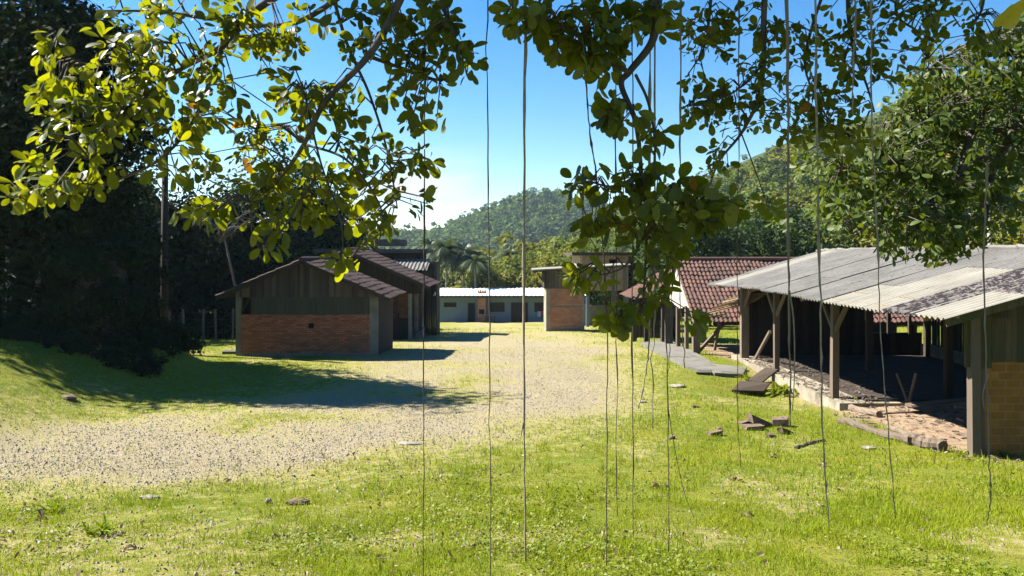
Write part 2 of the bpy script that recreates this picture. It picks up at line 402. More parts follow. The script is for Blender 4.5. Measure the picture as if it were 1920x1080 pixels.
def grid_obj(name, xs, ys, zf, mat, attrs=None):
    xx, yy = np.meshgrid(xs, ys); V = np.stack([xx.ravel(), yy.ravel(), zf(xx, yy).ravel()], 1)
    nx, ny = len(xs), len(ys); i = np.arange(nx * ny).reshape(ny, nx)
    Fq = np.stack([i[:-1, :-1].ravel(), i[:-1, 1:].ravel(), i[1:, 1:].ravel(), i[1:, :-1].ravel()], 1)
    at = {k: f(V[:, 0], V[:, 1]) for k, f in (attrs or {}).items()}
    return np_obj(name, V, Fq, mat, None, None, True, at)
xs = np.concatenate([np.linspace(-140, -26, 50)[:-1], np.linspace(-26, 18, 330), np.linspace(18, 140, 55)[1:]])
ys = np.concatenate([np.linspace(-40, 4, 20)[:-1], np.geomspace(4, 32, 230)[:-1], np.geomspace(32, 115, 110)])
tag(grid_obj('ground', xs, ys, gz, M['ground'], {'gravel': gravel, 'dirt': dirtm}), 'sunlit yard of patchy grass and worn beige gravel', 'ground', kind='structure')
hx_ = np.linspace(-240, 520, 170); hy_ = np.linspace(113, 460, 90)
tag(grid_obj('hill', hx_, hy_, lambda x, y: gz(x, y, False) - .4 * sstep(116, 113, y), M['hill']), 'wooded slope climbing to the right behind the sheds', 'hill', kind='structure')
def mtz(x, y):
    px = 960 + x / 720 * F
    top = np.interp(px, [300, 560, 700, 745, 800, 850, 890, 930, 975, 1030, 1060, 1100, 1160, 1300, 1600],
                    [462, 458, 452, 447, 447, 436, 418, 396, 379, 376, 380, 392, 404, 420, 430])
    zt = EYE - (top - HOR) / F * 720 - 6
    return -12 + (zt + 12) * sstep(470, 720, y) * (1 - .6 * sstep(740, 1100, y)) + (vnoise(x, y, 30, 9) - .5) * 5
tag(grid_obj('mountain', np.linspace(-420, 420, 120), np.linspace(465, 1100, 70), mtz, M['hill']), 'distant rounded wooded mountain faded by haze', 'mountain', kind='structure')
tag(np_obj('plain', [(-1400, -1400, -16), (1400, -1400, -16), (1400, 1400, -16), (-1400, 1400, -16)], np.array([[0, 1, 2, 3]]), M['plain']), 'flat green land reaching the horizon', 'land', kind='structure')

# ------------------------------------------------------------------ building helpers
def tiled(name, o, u, v, ulen, vlen, mat, parent, tw=.21, th=.34, amp=.035, step=.03, sag=.03, seed=1):
    """roof slope of pantiles: o = a lower corner, u along the eave, v up the slope; rows overlap downward"""
    r = np.random.default_rng(seed)
    o = np.array(o, float); u = np.array(u, float); u /= np.linalg.norm(u); v = np.array(v, float); v /= np.linalg.norm(v)
    n = np.cross(u, v); n = n if n[2] > 0 else -n
    nu, nv = max(1, round(ulen / tw)), max(1, round(vlen / th)); tw, th = ulen / nu, vlen / nv
    S = 6
    prof = np.array([0, .75, 1, .75, 0, -.25]) * amp
    V, Fq, T = [], [], []
    for j in range(nv):
        js = r.normal(0, .012, nu); jn = r.normal(0, .006, nu)
        for k, (vv, hh) in enumerate(((0, step), (1.12, 0))):
            for i in range(nu * S + 1):
                ti = min(i // S, nu - 1)
                d = sag * (math.sin(i / S * .37 + seed) + math.sin(j * .5 + i / S * .11)) * .5
                V.append(o + u * (i / S * tw) + v * ((j + vv) * th + js[ti]) + n * (prof[i % S] + hh + d + jn[ti]))
        b = j * 3 * (nu * S + 1)
        # front lip of each course
        for i in range(nu * S + 1):
            V.append(V[b + i] - n * .022)
        w = nu * S + 1
        tt = r.random(nu)
        for i in range(nu * S):
            Fq.append((b + i, b + i + 1, b + w + i + 1, b + w + i)); T.append(tt[i // S])
            Fq.append((b + i, b + 2 * w + i, b + 2 * w + i + 1, b + i + 1)); T.append(tt[i // S])
    return np_obj(name, np.array(V), np.array(Fq), mat, parent, T, False)

def corrugated(name, o, u, v, ulen, vlen, mat, parent, wl=.177, amp=.026, tint=None, thick=.008):
    o = np.array(o, float); u = np.array(u, float); u /= np.linalg.norm(u); v = np.array(v, float); v /= np.linalg.norm(v)
    n = np.cross(u, v); n = n if n[2] > 0 else -n
    S = 8; nu = max(S, int(round(ulen / wl * S)))
    V, Fq = [], []
    for s in (0, 1):
        for jj in (0, .5, 1):
            for i in range(nu + 1):
                V.append(o + u * (ulen * i / nu) + v * (vlen * jj) + n * (amp * math.sin(i / S * 2 * math.pi) - s * thick))
    w = nu + 1
    for j in range(2):
        for i in range(nu):
            a = j * w + i; Fq.append((a, a + 1, a + w + 1, a + w)); b = a + 3 * w; Fq.append((b + w, b + w + 1, b + 1, b))
    for i in range(nu):
        Fq.append((i, 3 * w + i, 3 * w + i + 1, i + 1))
    return np.array(V), np.array(Fq)

def planks(mb, a, b, zlo, zhi, depth=.02, wmin=.10, wmax=.2, gap=.006, skip=0.0, jag=.03):
    """vertical boards from a to b (xy), zlo/zhi functions of the 0..1 position"""
    a = Vector((a[0], a[1], 0)); b = Vector((b[0], b[1], 0)); L = (b - a).length; d = (b - a).normalized(); nn = Vector((-d.y, d.x, 0))
    s = 0
    while s < L - .02:
        w = min(random.uniform(wmin, wmax), L - s)
        if random.random() >= skip:
            p0 = a + d * (s + gap / 2); p1 = a + d * (s + w - gap / 2); o = nn * random.uniform(-.008, .008); q = nn * depth
            z0a, z0b = zlo(s / L) + random.uniform(-jag, 0), zlo((s + w) / L) + random.uniform(-jag, 0)
            z1a, z1b = zhi(s / L), zhi((s + w) / L)
            vs = [Vector((*(p0 + o).xy, z0a)), Vector((*(p1 + o).xy, z0a)), Vector((*(p1 + o + q).xy, z0a)), Vector((*(p0 + o + q).xy, z0a)),
                  Vector((*(p0 + o).xy, z1a)), Vector((*(p1 + o).xy, z1b)), Vector((*(p1 + o + q).xy, z1b)), Vector((*(p0 + o + q).xy, z1a))]
            mb.add(vs, [(3, 2, 1, 0), (4, 5, 6, 7), (0, 1, 5, 4), (1, 2, 6, 5), (2, 3, 7, 6), (3, 0, 4, 7)])
        s += w
    return mb

# ------------------------------------------------------------------ brick shed on the left
def brick_shed():
    Y0, Y1 = 29.5, 33.4
    x0, x1, xr = X(442, Y0), X(708, Y0), X(571, Y0)
    zb, zt, zp = -.35, Z(590, Y0), Z(556, Y0)
    zr = 3.47; sl = .435
    r = thing('brick_shed', 'small red brick shed with dark plank gable and tiled roof', 'shed', ((x0 + x1) / 2, Y0, -.1))
    cw = .19
    roofz = lambda x: zr - abs(x - xr) * sl
    for b_ in ((x0, x0 + cw, Y0 - .012, Y0 + cw, zb, roofz(x0) - .05), (x1 - .3, x1, Y0 - .012, Y0 + cw, zb, zp + .02)): MB().box(*b_).build('column', M['concrete'], r)
    MB().box(x0 + cw, x1 - .3, Y0 - .02, Y0 + .17, zb, -.02).build('footing', M['concrete'], r)
    bw = MB()
    xh, zh = X(583, Y0), Z(611, Y0)
    bx0, bx1 = x0 + cw, x1 - .3
    hw = .11
    bw.box(bx0, xh - hw, Y0, Y0 + .15, -.02, zt).box(xh + hw, bx1, Y0, Y0 + .15, -.02, zt).box(xh - hw, xh + hw, Y0, Y0 + .15, -.02, zh - .1).box(xh - hw, xh + hw, Y0, Y0 + .15, zh + .1, zt)
    bw.build('brick_wall', M['brick_red'], r)
    MB().box(xh - hw, xh + hw, Y0 + .12, Y0 + .16, zh - .1, zh + .1).build('vent', M['dark'], r)
    for b_ in ((x0 + .02, x0 + .17, Y0 + cw, Y1, zb, zp), (x1 - .17, x1 - .02, Y0 + cw, Y1, zb, zp + .05)): MB().box(*b_).build('side_wall', M['boards_dark'], r)
    xo = X(470, Y0)
    planks(MB(), (xo, Y0 + .03), (x1 - .03, Y0 + .03), lambda t: zt + .01, lambda t: zp + .02, .03, .28, .34, .004, 0, .012).build('panel_band', M['panel_green'], r)
    MB().box(x0 + cw, xo, Y0 + .5, Y0 + .54, zt, zp + .1).build('window_opening', M['dark'], r)  # near-black sheet painted for the unlit room behind
    MB().beam((x0 + cw, Y0 + .06, zt + .05), (xo - .02, Y0 + .06, zp), .05, .05).build('window_brace', M['timber_dark'], r)
    planks(MB(), (x0 + .05, Y0 - .02), (x1 - .02, Y0 - .02), lambda t: zp, lambda t: roofz(x0 + .05 + t * (x1 - x0 - .07)) - .06, .025, .09, .17, .008, 0, .05).build('gable_boards', M['boards'], r)
    fy = Y0 - .55
    for sgn, ev in ((1, X(731, fy)), (-1, X(404, fy))):
        ln = abs(ev - xr); L = math.hypot(ln, ln * sl)
        rp = tiled('roof', (ev, fy, zr - ln * sl), (0, 1, 0), (-sgn * ln, 0, ln * sl), Y1 - fy, L, M['tile_dark'], r, seed=3 + sgn)
        MB().beam((ev, fy + .02, zr - ln * sl - .07), (xr, fy + .02, zr - .07), .035, .13).build('bargeboard', M['timber_dark'], r)
        m = MB()
        for k in range(7):
            xx = ev + (xr - ev) * (k + .3) / 7
            m.beam((xx, fy + .04, roofz(xx) - .09), (xx, Y1, roofz(xx) - .09), .06, .06)
        m.build('purlin', M['timber_dark'], r)
    m = MB(); m.tube([(xr, fy - .02, zr + .03), (xr, Y1, zr + .03)], .085, 8); m.build('ridge_cap', M['tile_dark'], r)
brick_shed()
gp = gy(448, 663)
tag(MB().box(gp[0] - .45, gp[0] + .25, gp[1] - .55, gp[1] - .05, gp[2] - .1, gp[2] + .14).build('concrete_step', M['concrete_dark']), 'low concrete step at the outer corner of the small brick shed', 'step')

# ------------------------------------------------------------------ tiled porch building behind it
def porch_house():
    Y0, Y1 = 39.3, 45.2
    xr, ev = X(649, Y0), X(806, Y0); zr, ze = Z(468, Y0), Z(538, Y0)
    xl = xr - (ev - xr) * 1.02
    zb = -1.6
    r = thing('porch_building', 'dark tiled building with open porch behind the small brick shed', 'building', ((xl + ev) / 2, Y0, -.3))
    sl = (zr - ze) / (ev - xr)
    L = math.hypot(ev - xr, zr - ze)
    tiled('roof', (ev, Y0, ze), (0, 1, 0), (xr - ev, 0, zr - ze), Y1 - Y0, L, M['tile_dark'], r, seed=11)
    tiled('roof', (xl, Y0, ze), (0, 1, 0), (xr - xl, 0, zr - ze), Y1 - Y0, L, M['tile_dark'], r, seed=12)
    MB().tube([(xr, Y0 - .02, zr + .03), (xr, Y1, zr + .03)], .09, 8).build('ridge_cap', M['tile_dark'], r)
    m = MB()
    for e in (ev, xl): m.beam((e, Y0 + .03, ze - .09), (xr, Y0 + .03, zr - .09), .05, .16)
    m.build('bargeboard', M['timber_dark'], r)
    rz = lambda x: zr - abs(x - xr) * sl
    planks(MB(), (xl + .4, Y0 + .5), (ev - .45, Y0 + .5), lambda t: 1.7, lambda t: rz(xl + .4 + t * (ev - xl - .85)) - .08).build('gable_boards', M['boards_dark'], r)
    xp = X(769, Y0 + .6)
    for yy in (Y0 + .6, Y0 + 3.0, Y0 + 5.6):
        MB().box(xp - .09, xp + .09, yy - .09, yy + .09, zb, rz(xp) - .08).build('post', M['concrete'], r)
    MB().box(xp - .1, xp + .1, Y0 + .7, Y1, rz(xp) - .28, rz(xp) - .1).build('eave_beam', M['timber_dark'], r)
    yb = Y0 + 3.6
    # brick wall at the back of the porch with a door opening
    xa, xb = X(724, yb), X(768, yb); xd = X(747, yb)
    MB().box(xl + .5, xd - .03, yb, yb + .15, zb, 2.4).box(xb, xp + .05, yb, yb + .15, zb, 2.4).build('brick_wall', M['brick_red'], r)
    MB().box(xd - .03, xd + .03, yb - .03, yb + .02, .5, 2.2).build('door_frame', M['plaster'], r)
    MB().box(xd + .03, xb, yb + .05, yb + .1, zb, 2.2).build('door', M['brick_far'], r)
    MB().box(X(715, Y0 + 1), xp - .1, Y0 + .9, Y0 + 1.1, zb, Z(597, Y0 + 1)).build('parapet', M['boards_dark'], r)
    MB().box(X(715, Y0 + 1) - .05, xp + .2, Y0 + 1.12, Y1 - .1, zb, -.45).build('porch_floor', M['concrete_dark'], r)
    planks(MB(), (xl + .45, Y0 + .7), (xl + .45, Y1), lambda t: zb, lambda t: ze).build('side_wall', M['boards_dark'], r)
    planks(MB(), (xp, Y0 + 3.1), (xp, Y1 - .1), lambda t: zb, lambda t: rz(xp) - .1).build('side_boards', M['boards_dark'], r)
porch_house()

def wooden_barn():
    Y0 = 47.0
    r = thing('wooden_barn', 'tall dark wooden barn with stepped flat roofs next to the white house', 'barn', (X(770, Y0), Y0, -1.0))
    zb = -1.8
    xa, xb, xc = X(600, Y0), X(800, Y0), X(821, Y0)
    planks(MB(), (xa, Y0), (xb - .02, Y0), lambda t: zb, lambda t: Z(474, Y0), .03, .12, .22).build('front_boards', M['boards_dark'], r)
    planks(MB(), (xb, Y0 - .6), (xc, Y0 - .6), lambda t: zb, lambda t: Z(495, Y0), .03, .12, .2).build('tower_boards', M['boards_dark'], r)
    planks(MB(), (xc, Y0 - .6), (xc, Y0 + 1.4), lambda t: zb, lambda t: Z(495, Y0), .03, .12, .2).build('side_boards', M['boards'], r)
    MB().box(xa - .3, xb + .1, Y0 - .5, Y0 + 3, Z(474, Y0), Z(467, Y0)).build('roof', M['concrete_dark'], r)
    MB().box(xb + .26, xc + .15, Y0 - .8, Y0 + 1.5, Z(495, Y0), Z(491, Y0)).build('roof', M['concrete_dark'], r)
    MB().box(X(690, Y0), X(747, Y0), Y0 + 1, Y0 + 4, Z(460, Y0), Z(448, Y0)).build('roof_tank', M['concrete_dark'], r)
    V, Fq = corrugated('a', (X(730, Y0 - 2), Y0 - 2.2, Z(506, Y0 - 2)), (1, 0, 0), (0, 2.1, .62), X(801, Y0 - 2) - X(730, Y0 - 2), 2.2, None, None, .22, .03)
    np_obj('awning', V, Fq, M['sheet_old'], r, np.zeros(len(Fq)))
    MB().box(X(790, Y0), X(812, Y0), Y0 - .68, Y0 - .63, Z(530, Y0), Z(505, Y0)).build('shutter', M['boards'], r)
wooden_barn()

# ------------------------------------------------------------------ white house at the end of the yard
def white_house():
    Y0 = 90.0
    x0, x1 = X(819, Y0), X(1094, Y0); zb, zw = Z(606, Y0) - .2, Z(557, Y0)
    r = thing('white_house', 'long low white house with white metal roof across the yard end', 'house', ((x0 + x1) / 2, Y0, zb + .2))
    holes = [('window', 832, 856, 567, 576, 3), ('door', 877, 891, 568, 602, 1), ('window', 917, 946, 567, 585, 5), ('door', 958, 990, 567, 600, 4), ('window', 1002, 1024, 567, 585, 4)]
    w = MB(); cur = x0
    for nme, a, b, t_, bt, k in holes:
        xa, xb = X(a, Y0), X(b, Y0)
        w.box(cur, xa, Y0, Y0 + .2, zb, zw).box(xa, xb, Y0, Y0 + .2, Z(t_, Y0), zw)
        if nme == 'window': w.box(xa, xb, Y0, Y0 + .2, zb, Z(bt, Y0))
        cur = xb
        za, zc = (Z(bt, Y0) if nme == 'window' else zb + .2), Z(t_, Y0)
        f = MB()
        fw = .09
        f.box(xa, xb, Y0 - .02, Y0 + .1, zc - fw, zc - .002).box(xa, xb, Y0 - .02, Y0 + .1, za + .002, za + fw)
        for q in range(k + 1):
            xx = xa + (xb - xa - fw) * q / k; f.box(xx + .002, xx + fw - .002, Y0 - .018, Y0 + .098, za + fw, zc - fw)
        fo = f.build(nme, M['frame_wood'], r)
        MB().box(xa + .01, xb - .01, Y0 + .12, Y0 + .14, za, zc).build('pane', M['glass'] if nme == 'window' or k > 1 else M['dark'], fo)
    w.box(cur, x1, Y0, Y0 + .2, zb, zw)
    w.box(x0, x0 + .2, Y0 + .2, Y0 + 7, zb, zw).box(x1 - .2, x1, Y0 + .2, Y0 + 7, zb, zw)
    w.build('wall', M['plaster'], r)
    ze, zr = Z(554, Y0 - 1.0), Z(540, Y0 + 6)
    V, Fq = corrugated('a', (x0 - .4, Y0 - 1.0, ze), (1, 0, 0), (0, 7.0, zr - ze), x1 - x0 + .8, math.hypot(7, zr - ze), None, None, .5, .03)
    np_obj('roof', V, Fq, M['white_metal'], r, np.zeros(len(Fq)))
    MB().box(x0 - .4, x1 + .4, Y0 - .98, Y0 - .9, ze - .28, ze - .05).build('fascia_shadow', M['concrete_dark'], r)  # dark strip: the eave's shadow is put into its colour
    for px in (819, 893, 952, 998): MB().box(X(px, Y0 - .5) - .15, X(px, Y0 - .5) + .15, Y0 - .9, Y0, zw - .25, zw - .05).build('bracket', M['plaster'], r)
    g = MB(); ga, gb = X(896, Y0), X(911, Y0)
    g.box(ga, gb, Y0 - .7, Y0 - .02, zb, Z(588, Y0)).box(ga, gb, Y0 - .7, Y0 - .02, Z(579, Y0), zw - .1).box(ga, ga + .15, Y0 - .7, Y0 - .02, Z(588, Y0), Z(579, Y0)).box(gb - .15, gb, Y0 - .7, Y0 - .02, Z(588, Y0), Z(579, Y0))
    gr = g.build('barbecue', M['brick_far'], r)
    MB().box(ga + .15, gb - .15, Y0 - .3, Y0 - .25, Z(588, Y0), Z(579, Y0)).build('fire_opening', M['dark'], gr)
    c = MB(); yc = Y0 + 1.0; c.box(X(895, yc), X(912, yc), yc, yc + .6, Z(553, yc), Z(547, yc))
    for q in range(4):
        xx = X(895, yc) + q * .27; c.box(xx, xx + .17, yc, yc + .6, Z(547, yc), Z(544, yc))
    c.build('chimney', M['brick_far'], r)
white_house()
Yh = 88.4
t_ = thing('table', 'dark low table in front of the white house barbecue', 'table', (X(919, Yh), Yh, float(gz(X(919, Yh), Yh))))
zt_ = float(gz(X(919, Yh), Yh))
MB().box(X(909, Yh), X(929, Yh), Yh - .4, Yh + .4, zt_ + .72, zt_ + .80).build('tabletop', M['frame_wood'], t_)
for sx in (910, 927):
    MB().box(X(sx, Yh), X(sx, Yh) + .08, Yh - .3, Yh + .3, zt_ - .05, zt_ + .72).build('leg', M['frame_wood'], t_)
M['cloth_blue'] = plain_mat('blue_cloth', (.25, .4, .55), (.35, .5, .6), 2); M['cloth_red'] = plain_mat('red_cloth', (.4, .05, .05), (.3, .04, .04), 2)
tag(MB().box(X(1008, 89.8), X(1014, 89.8), 89.84, 89.90, Z(594, 89.8), Z(584, 89.8)).build('hanging_towel', M['cloth_blue']), 'pale blue towel hanging on the white house wall', 'towel')
tag(MB().box(X(1015, 89.8), X(1020, 89.8), 89.84, 89.90, Z(594, 89.8), Z(583, 89.8)).build('hanging_towel', M['cloth_red']), 'red towel hanging on the white house wall beside the tower', 'towel')
Yr = 118.0
hr = thing('small_house', 'distant house with low brown roof showing above the white house roof', 'house', (X(958, Yr), Yr, float(gz(X(958, Yr), Yr))))
za = Z(531, Yr)
MB().box(X(942, Yr), X(972, Yr), Yr, Yr + 5, float(gz(X(958, Yr), Yr)) - 1, Z(538, Yr)).build('wall', M['plaster'], hr)
MB().add([(X(937, Yr), Yr - .5, Z(538, Yr)), (X(978, Yr), Yr - .5, Z(538, Yr)), (X(978, Yr), Yr + 5.5, Z(538, Yr)), (X(937, Yr), Yr + 5.5, Z(538, Yr)), (X(948, Yr), Yr + 2.5, Z(528, Yr)), (X(967, Yr), Yr + 2.5, Z(528, Yr))],
         [(0, 1, 5, 4), (1, 2, 5), (2, 3, 4, 5), (3, 0, 4), (3, 2, 1, 0)], .3).build('roof', M['tile'], hr)

# ------------------------------------------------------------------ brick tower and the block building behind it
def brick_tower():
    Y0 = 52.0
    x0, x1 = X(1024, Y0), X(1096, Y0); zb, zm, zt = Z(619, Y0) - .4, Z(575, Y0), Z(540, Y0)
    r = thing('brick_tower', 'narrow two-tier brick tower with pale corner columns and plank top', 'tower', ((x0 + x1) / 2, Y0, zb + .4))
    for b_ in ((x0, x0 + .24, Y0 - .02, Y0 + 4, zb, Z(536, Y0)), (x1 - .14, x1, Y0 - .02, Y0 + 4, zb, zt)): MB().box(*b_).build('column', M['concrete_pale'], r)
    MB().box(x0 + .24, x1 - .14, Y0, Y0 + .18, zb + .5, zm - .05).box(x0 + .24, x1 - .14, Y0, Y0 + .18, zm + .05, zt).build('brick_wall', M['brick_far'], r)
    for b_ in ((x0 + .24, x1 - .14, Y0 - .015, Y0 + .2, zm - .05, zm + .05), (x0 + .24, x1 - .14, Y0 - .015, Y0 + .2, zb, zb + .5)): MB().box(*b_).build('concrete_band', M['concrete'], r)
    zroof = lambda px: Z(505.5 - (px - 999) * .055, Y0)
    planks(MB(), (X(1021, Y0), Y0 - .03), (X(1100, Y0), Y0 - .03), lambda t: zt - .02, lambda t: zroof(1021 + 79 * t) - .15, .03, .1, .18, .012, .05).build('plank_top', M['boards'], r)
    planks(MB(), (X(1021, Y0), Y0), (X(1021, Y0), Y0 + 4), lambda t: zt - .02, lambda t: zroof(1021) - .15, .03, .1, .18, .012, .05).build('plank_side', M['boards'], r)
    a = (X(999, Y0), Y0 - .6, zroof(999))
    V, Fq = corrugated('a', a, (0, 1, 0), (X(1180, Y0) - X(999, Y0), 0, zroof(1180) - zroof(999)), 5.2, X(1180, Y0) - X(999, Y0), None, None, .2, .03, thick=.05)
    np_obj('roof', V, Fq, M['sheet_pale'], r, np.zeros(len(Fq)))
    m = MB()
    for yy in (Y0 - .4, Y0 + 1.8, Y0 + 4.2): m.beam((X(1000, Y0), yy, zroof(1000) - .1), (X(1178, Y0), yy, zroof(1178) - .1), .08, .12)
    m.build('rafter', M['timber_dark'], r)
    MB().beam((X(1006, Y0), Y0 + 1.5, zroof(1006) - .1), (X(1023, Y0), Y0 + 1.5, Z(533, Y0)), .08, .08).build('brace', M['timber_dark'], r)
    MB().beam((X(1019, Y0), Y0 - .2, zroof(1019) - .1), (X(1025, Y0), Y0 - .2, Z(530, Y0)), .07, .07).build('brace', M['timber_dark'], r)
    for px, yy in ((1150, Y0 + .5), (1172, Y0 + .5)):
        MB().box(X(px, yy) - .1, X(px, yy) + .1, yy - .1, yy + .1, zb - .2, zroof(px) - .15).build('post', M['timber'], r)
brick_tower()
def block_building():
    Y0 = 66.0
    xa, xb = X(1092, Y0), X(1178, Y0); zb = float(gz(xa, Y0)) - .6
    r = thing('block_building', 'bare upper storey of pinkish blocks behind the brick tower', 'building', ((xa + xb) / 2, Y0, zb + .6))
    z0, z1 = Z(545, Y0), Z(479, Y0)
    wa, wb, wz0, wz1 = X(1142, Y0), X(1158, Y0), Z(494, Y0), Z(486, Y0)
    MB().box(xa, wa, Y0, Y0 + .2, z0, z1).box(wb, xb, Y0, Y0 + .2, z0, z1).box(wa, wb, Y0, Y0 + .2, z0, wz0).box(wa, wb, Y0, Y0 + .2, wz1, z1).build('front_wall', M['brick_pink'], r)
    yl = 960 ; 
    MB().box(xa - .2, xa - .003, Y0 - .003, Y0 + 9, z0, z1).build('side_wall', M['brick_pink_lit'], r)
    MB().box(wa, wb, Y0 + .3, Y0 + .4, wz0, wz1).build('window', M['dark'], r)
    MB().box(xa - .9, xb + .5, Y0 - .5, Y0 + 9.5, z1 + .002, Z(473, Y0)).build('roof', M['timber_dark'], r)
    for px in (1102, 1150, 1176):
        MB().box(X(px, Y0) - .13, X(px, Y0) + .13, Y0 - .02, Y0 + .24, zb, z0 - .002).build('column', M['plaster'], r)
    MB().box(xa, xb, Y0 + 4, Y0 + 4.2, zb, Z(572, Y0 + 4)).build('low_wall', M['concrete'], r)
block_building()

# ------------------------------------------------------------------ tiled barn behind the open shed
def tiled_barn():
    x0, x1 = 6.95, 17.5; yr, zr = 32.9, Z(488, 32.9); ye, ze = 29.3, 1.15; yb, zbk = 36.6, 1.35
    r = thing('tiled_barn', 'open barn under red tiled roof with whitewashed gable boards', 'barn', (x0, ye, -.1))
    L = math.hypot(yr - ye, zr - ze)
    tiled('roof', (x0 - .2, ye, ze), (1, 0, 0), (0, yr - ye, zr - ze), x1 - x0, L, M['tile'], r, .17, .28, .034, .032, .04, seed=21)
    tiled('roof', (x0 - .2, yb, zbk), (1, 0, 0), (0, yr - yb, zr - zbk), x1 - x0, math.hypot(yb - yr, zr - zbk), M['tile'], r, .2, .33, .04, .035, .04, seed=22)
    MB().tube([(x0 - .25, yr, zr + .04), (x1, yr, zr + .04)], .1, 8).build('ridge_cap', M['tile'], r)
    m = MB(); m.beam((x0 - .15, ye, ze - .06), (x0 - .15, yr, zr - .06), .04, .12).beam((x0 - .15, yb, zbk - .06), (x0 - .15, yr, zr - .06), .04, .12); m.build('bargeboard', M['timber'], r)
    rz = lambda y: (ze + (y - ye) / (yr - ye) * (zr - ze)) if y < yr else (zbk + (yb - y) / (yb - yr) * (zr - zbk))
    ya, yc = 30.5, 34.6
    planks(MB(), (x0, ya), (x0, yc), lambda t: Z(575, 32.3) + .1 * math.sin(t * 9), lambda t: rz(ya + t * (yc - ya)) - .1, .03, .13, .22).build('gable_boards', M['boards_white'], r)
    for y, w, mt in ((30.0, .26, 'timber'), (31.6, .14, 'timber'), (33.2, .16, 'timber'), (35.2, .32, 'concrete_dark'), (36.4, .2, 'timber_dark')):
        for xx in (x0 + .05, x0 + 5, x0 + 10):
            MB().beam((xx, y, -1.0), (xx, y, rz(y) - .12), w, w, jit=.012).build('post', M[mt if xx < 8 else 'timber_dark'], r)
    m = MB()
    m.beam((x0 + 1.15, 31.6, -.3), (x0 + 1.45, 31.6, 1.4), .1, .1).build('brace', M['timber'], r)
    MB().beam((x0 + .1, 30.05, -.1), (x0 + 1.5, 30.7, 1.2), .09, .12).build('brace', M['timber'], r)
    MB().box(x0 + .9, x1 - .1, ye + .35, ye + .5, ze - .15, ze - .02).build('eave_beam', M['timber_dark'], r)
    planks(MB(), (x0 + 5, 36.2), (x1, 36.2), lambda t: -.9, lambda t: 1.3).build('back_boards', M['boards_dark'], r)
tiled_barn()
def lean_to():
    Y0 = 39.0
    r = thing('lean_to_shed', 'low rusty tiled lean-to beside the whitewashed barn gable', 'shed', (X(1230, Y0), Y0, -.5))
    xa, xb = X(1183, Y0), X(1276, Y0); za, zc = Z(560, Y0), Z(508, Y0)
    tiled('roof', (xa, Y0 - 1.5, za), (0, 1, 0), (xb - xa, 0, zc - za), 5.5, math.hypot(xb - xa, zc - za), M['tile'], r, seed=31)
    zb = -1.6
    for px in (1190, 1212, 1243):
        MB().box(X(px, Y0 - 1) - .1, X(px, Y0 - 1) + .1, Y0 - 1.1, Y0 - .9, zb, Z(560, Y0 - 1) + (px - 1183) / 93 * (zc - za) - .1).build('post', M['timber_dark'], r)
    planks(MB(), (X(1186, Y0 + 3), Y0 + 3), (X(1275, Y0 + 3), Y0 + 3), lambda t: zb, lambda t: za - .1).build('back_boards', M['boards_dark'], r)
    planks(MB(), (X(1228, Y0), Y0 - 1.2), (X(1274, Y0), Y0 - 1.2), lambda t: Z(590, Y0), lambda t: za + (zc - za) * (.5 + .5 * t) - .1).build('front_boards', M['boards'], r)
lean_to()

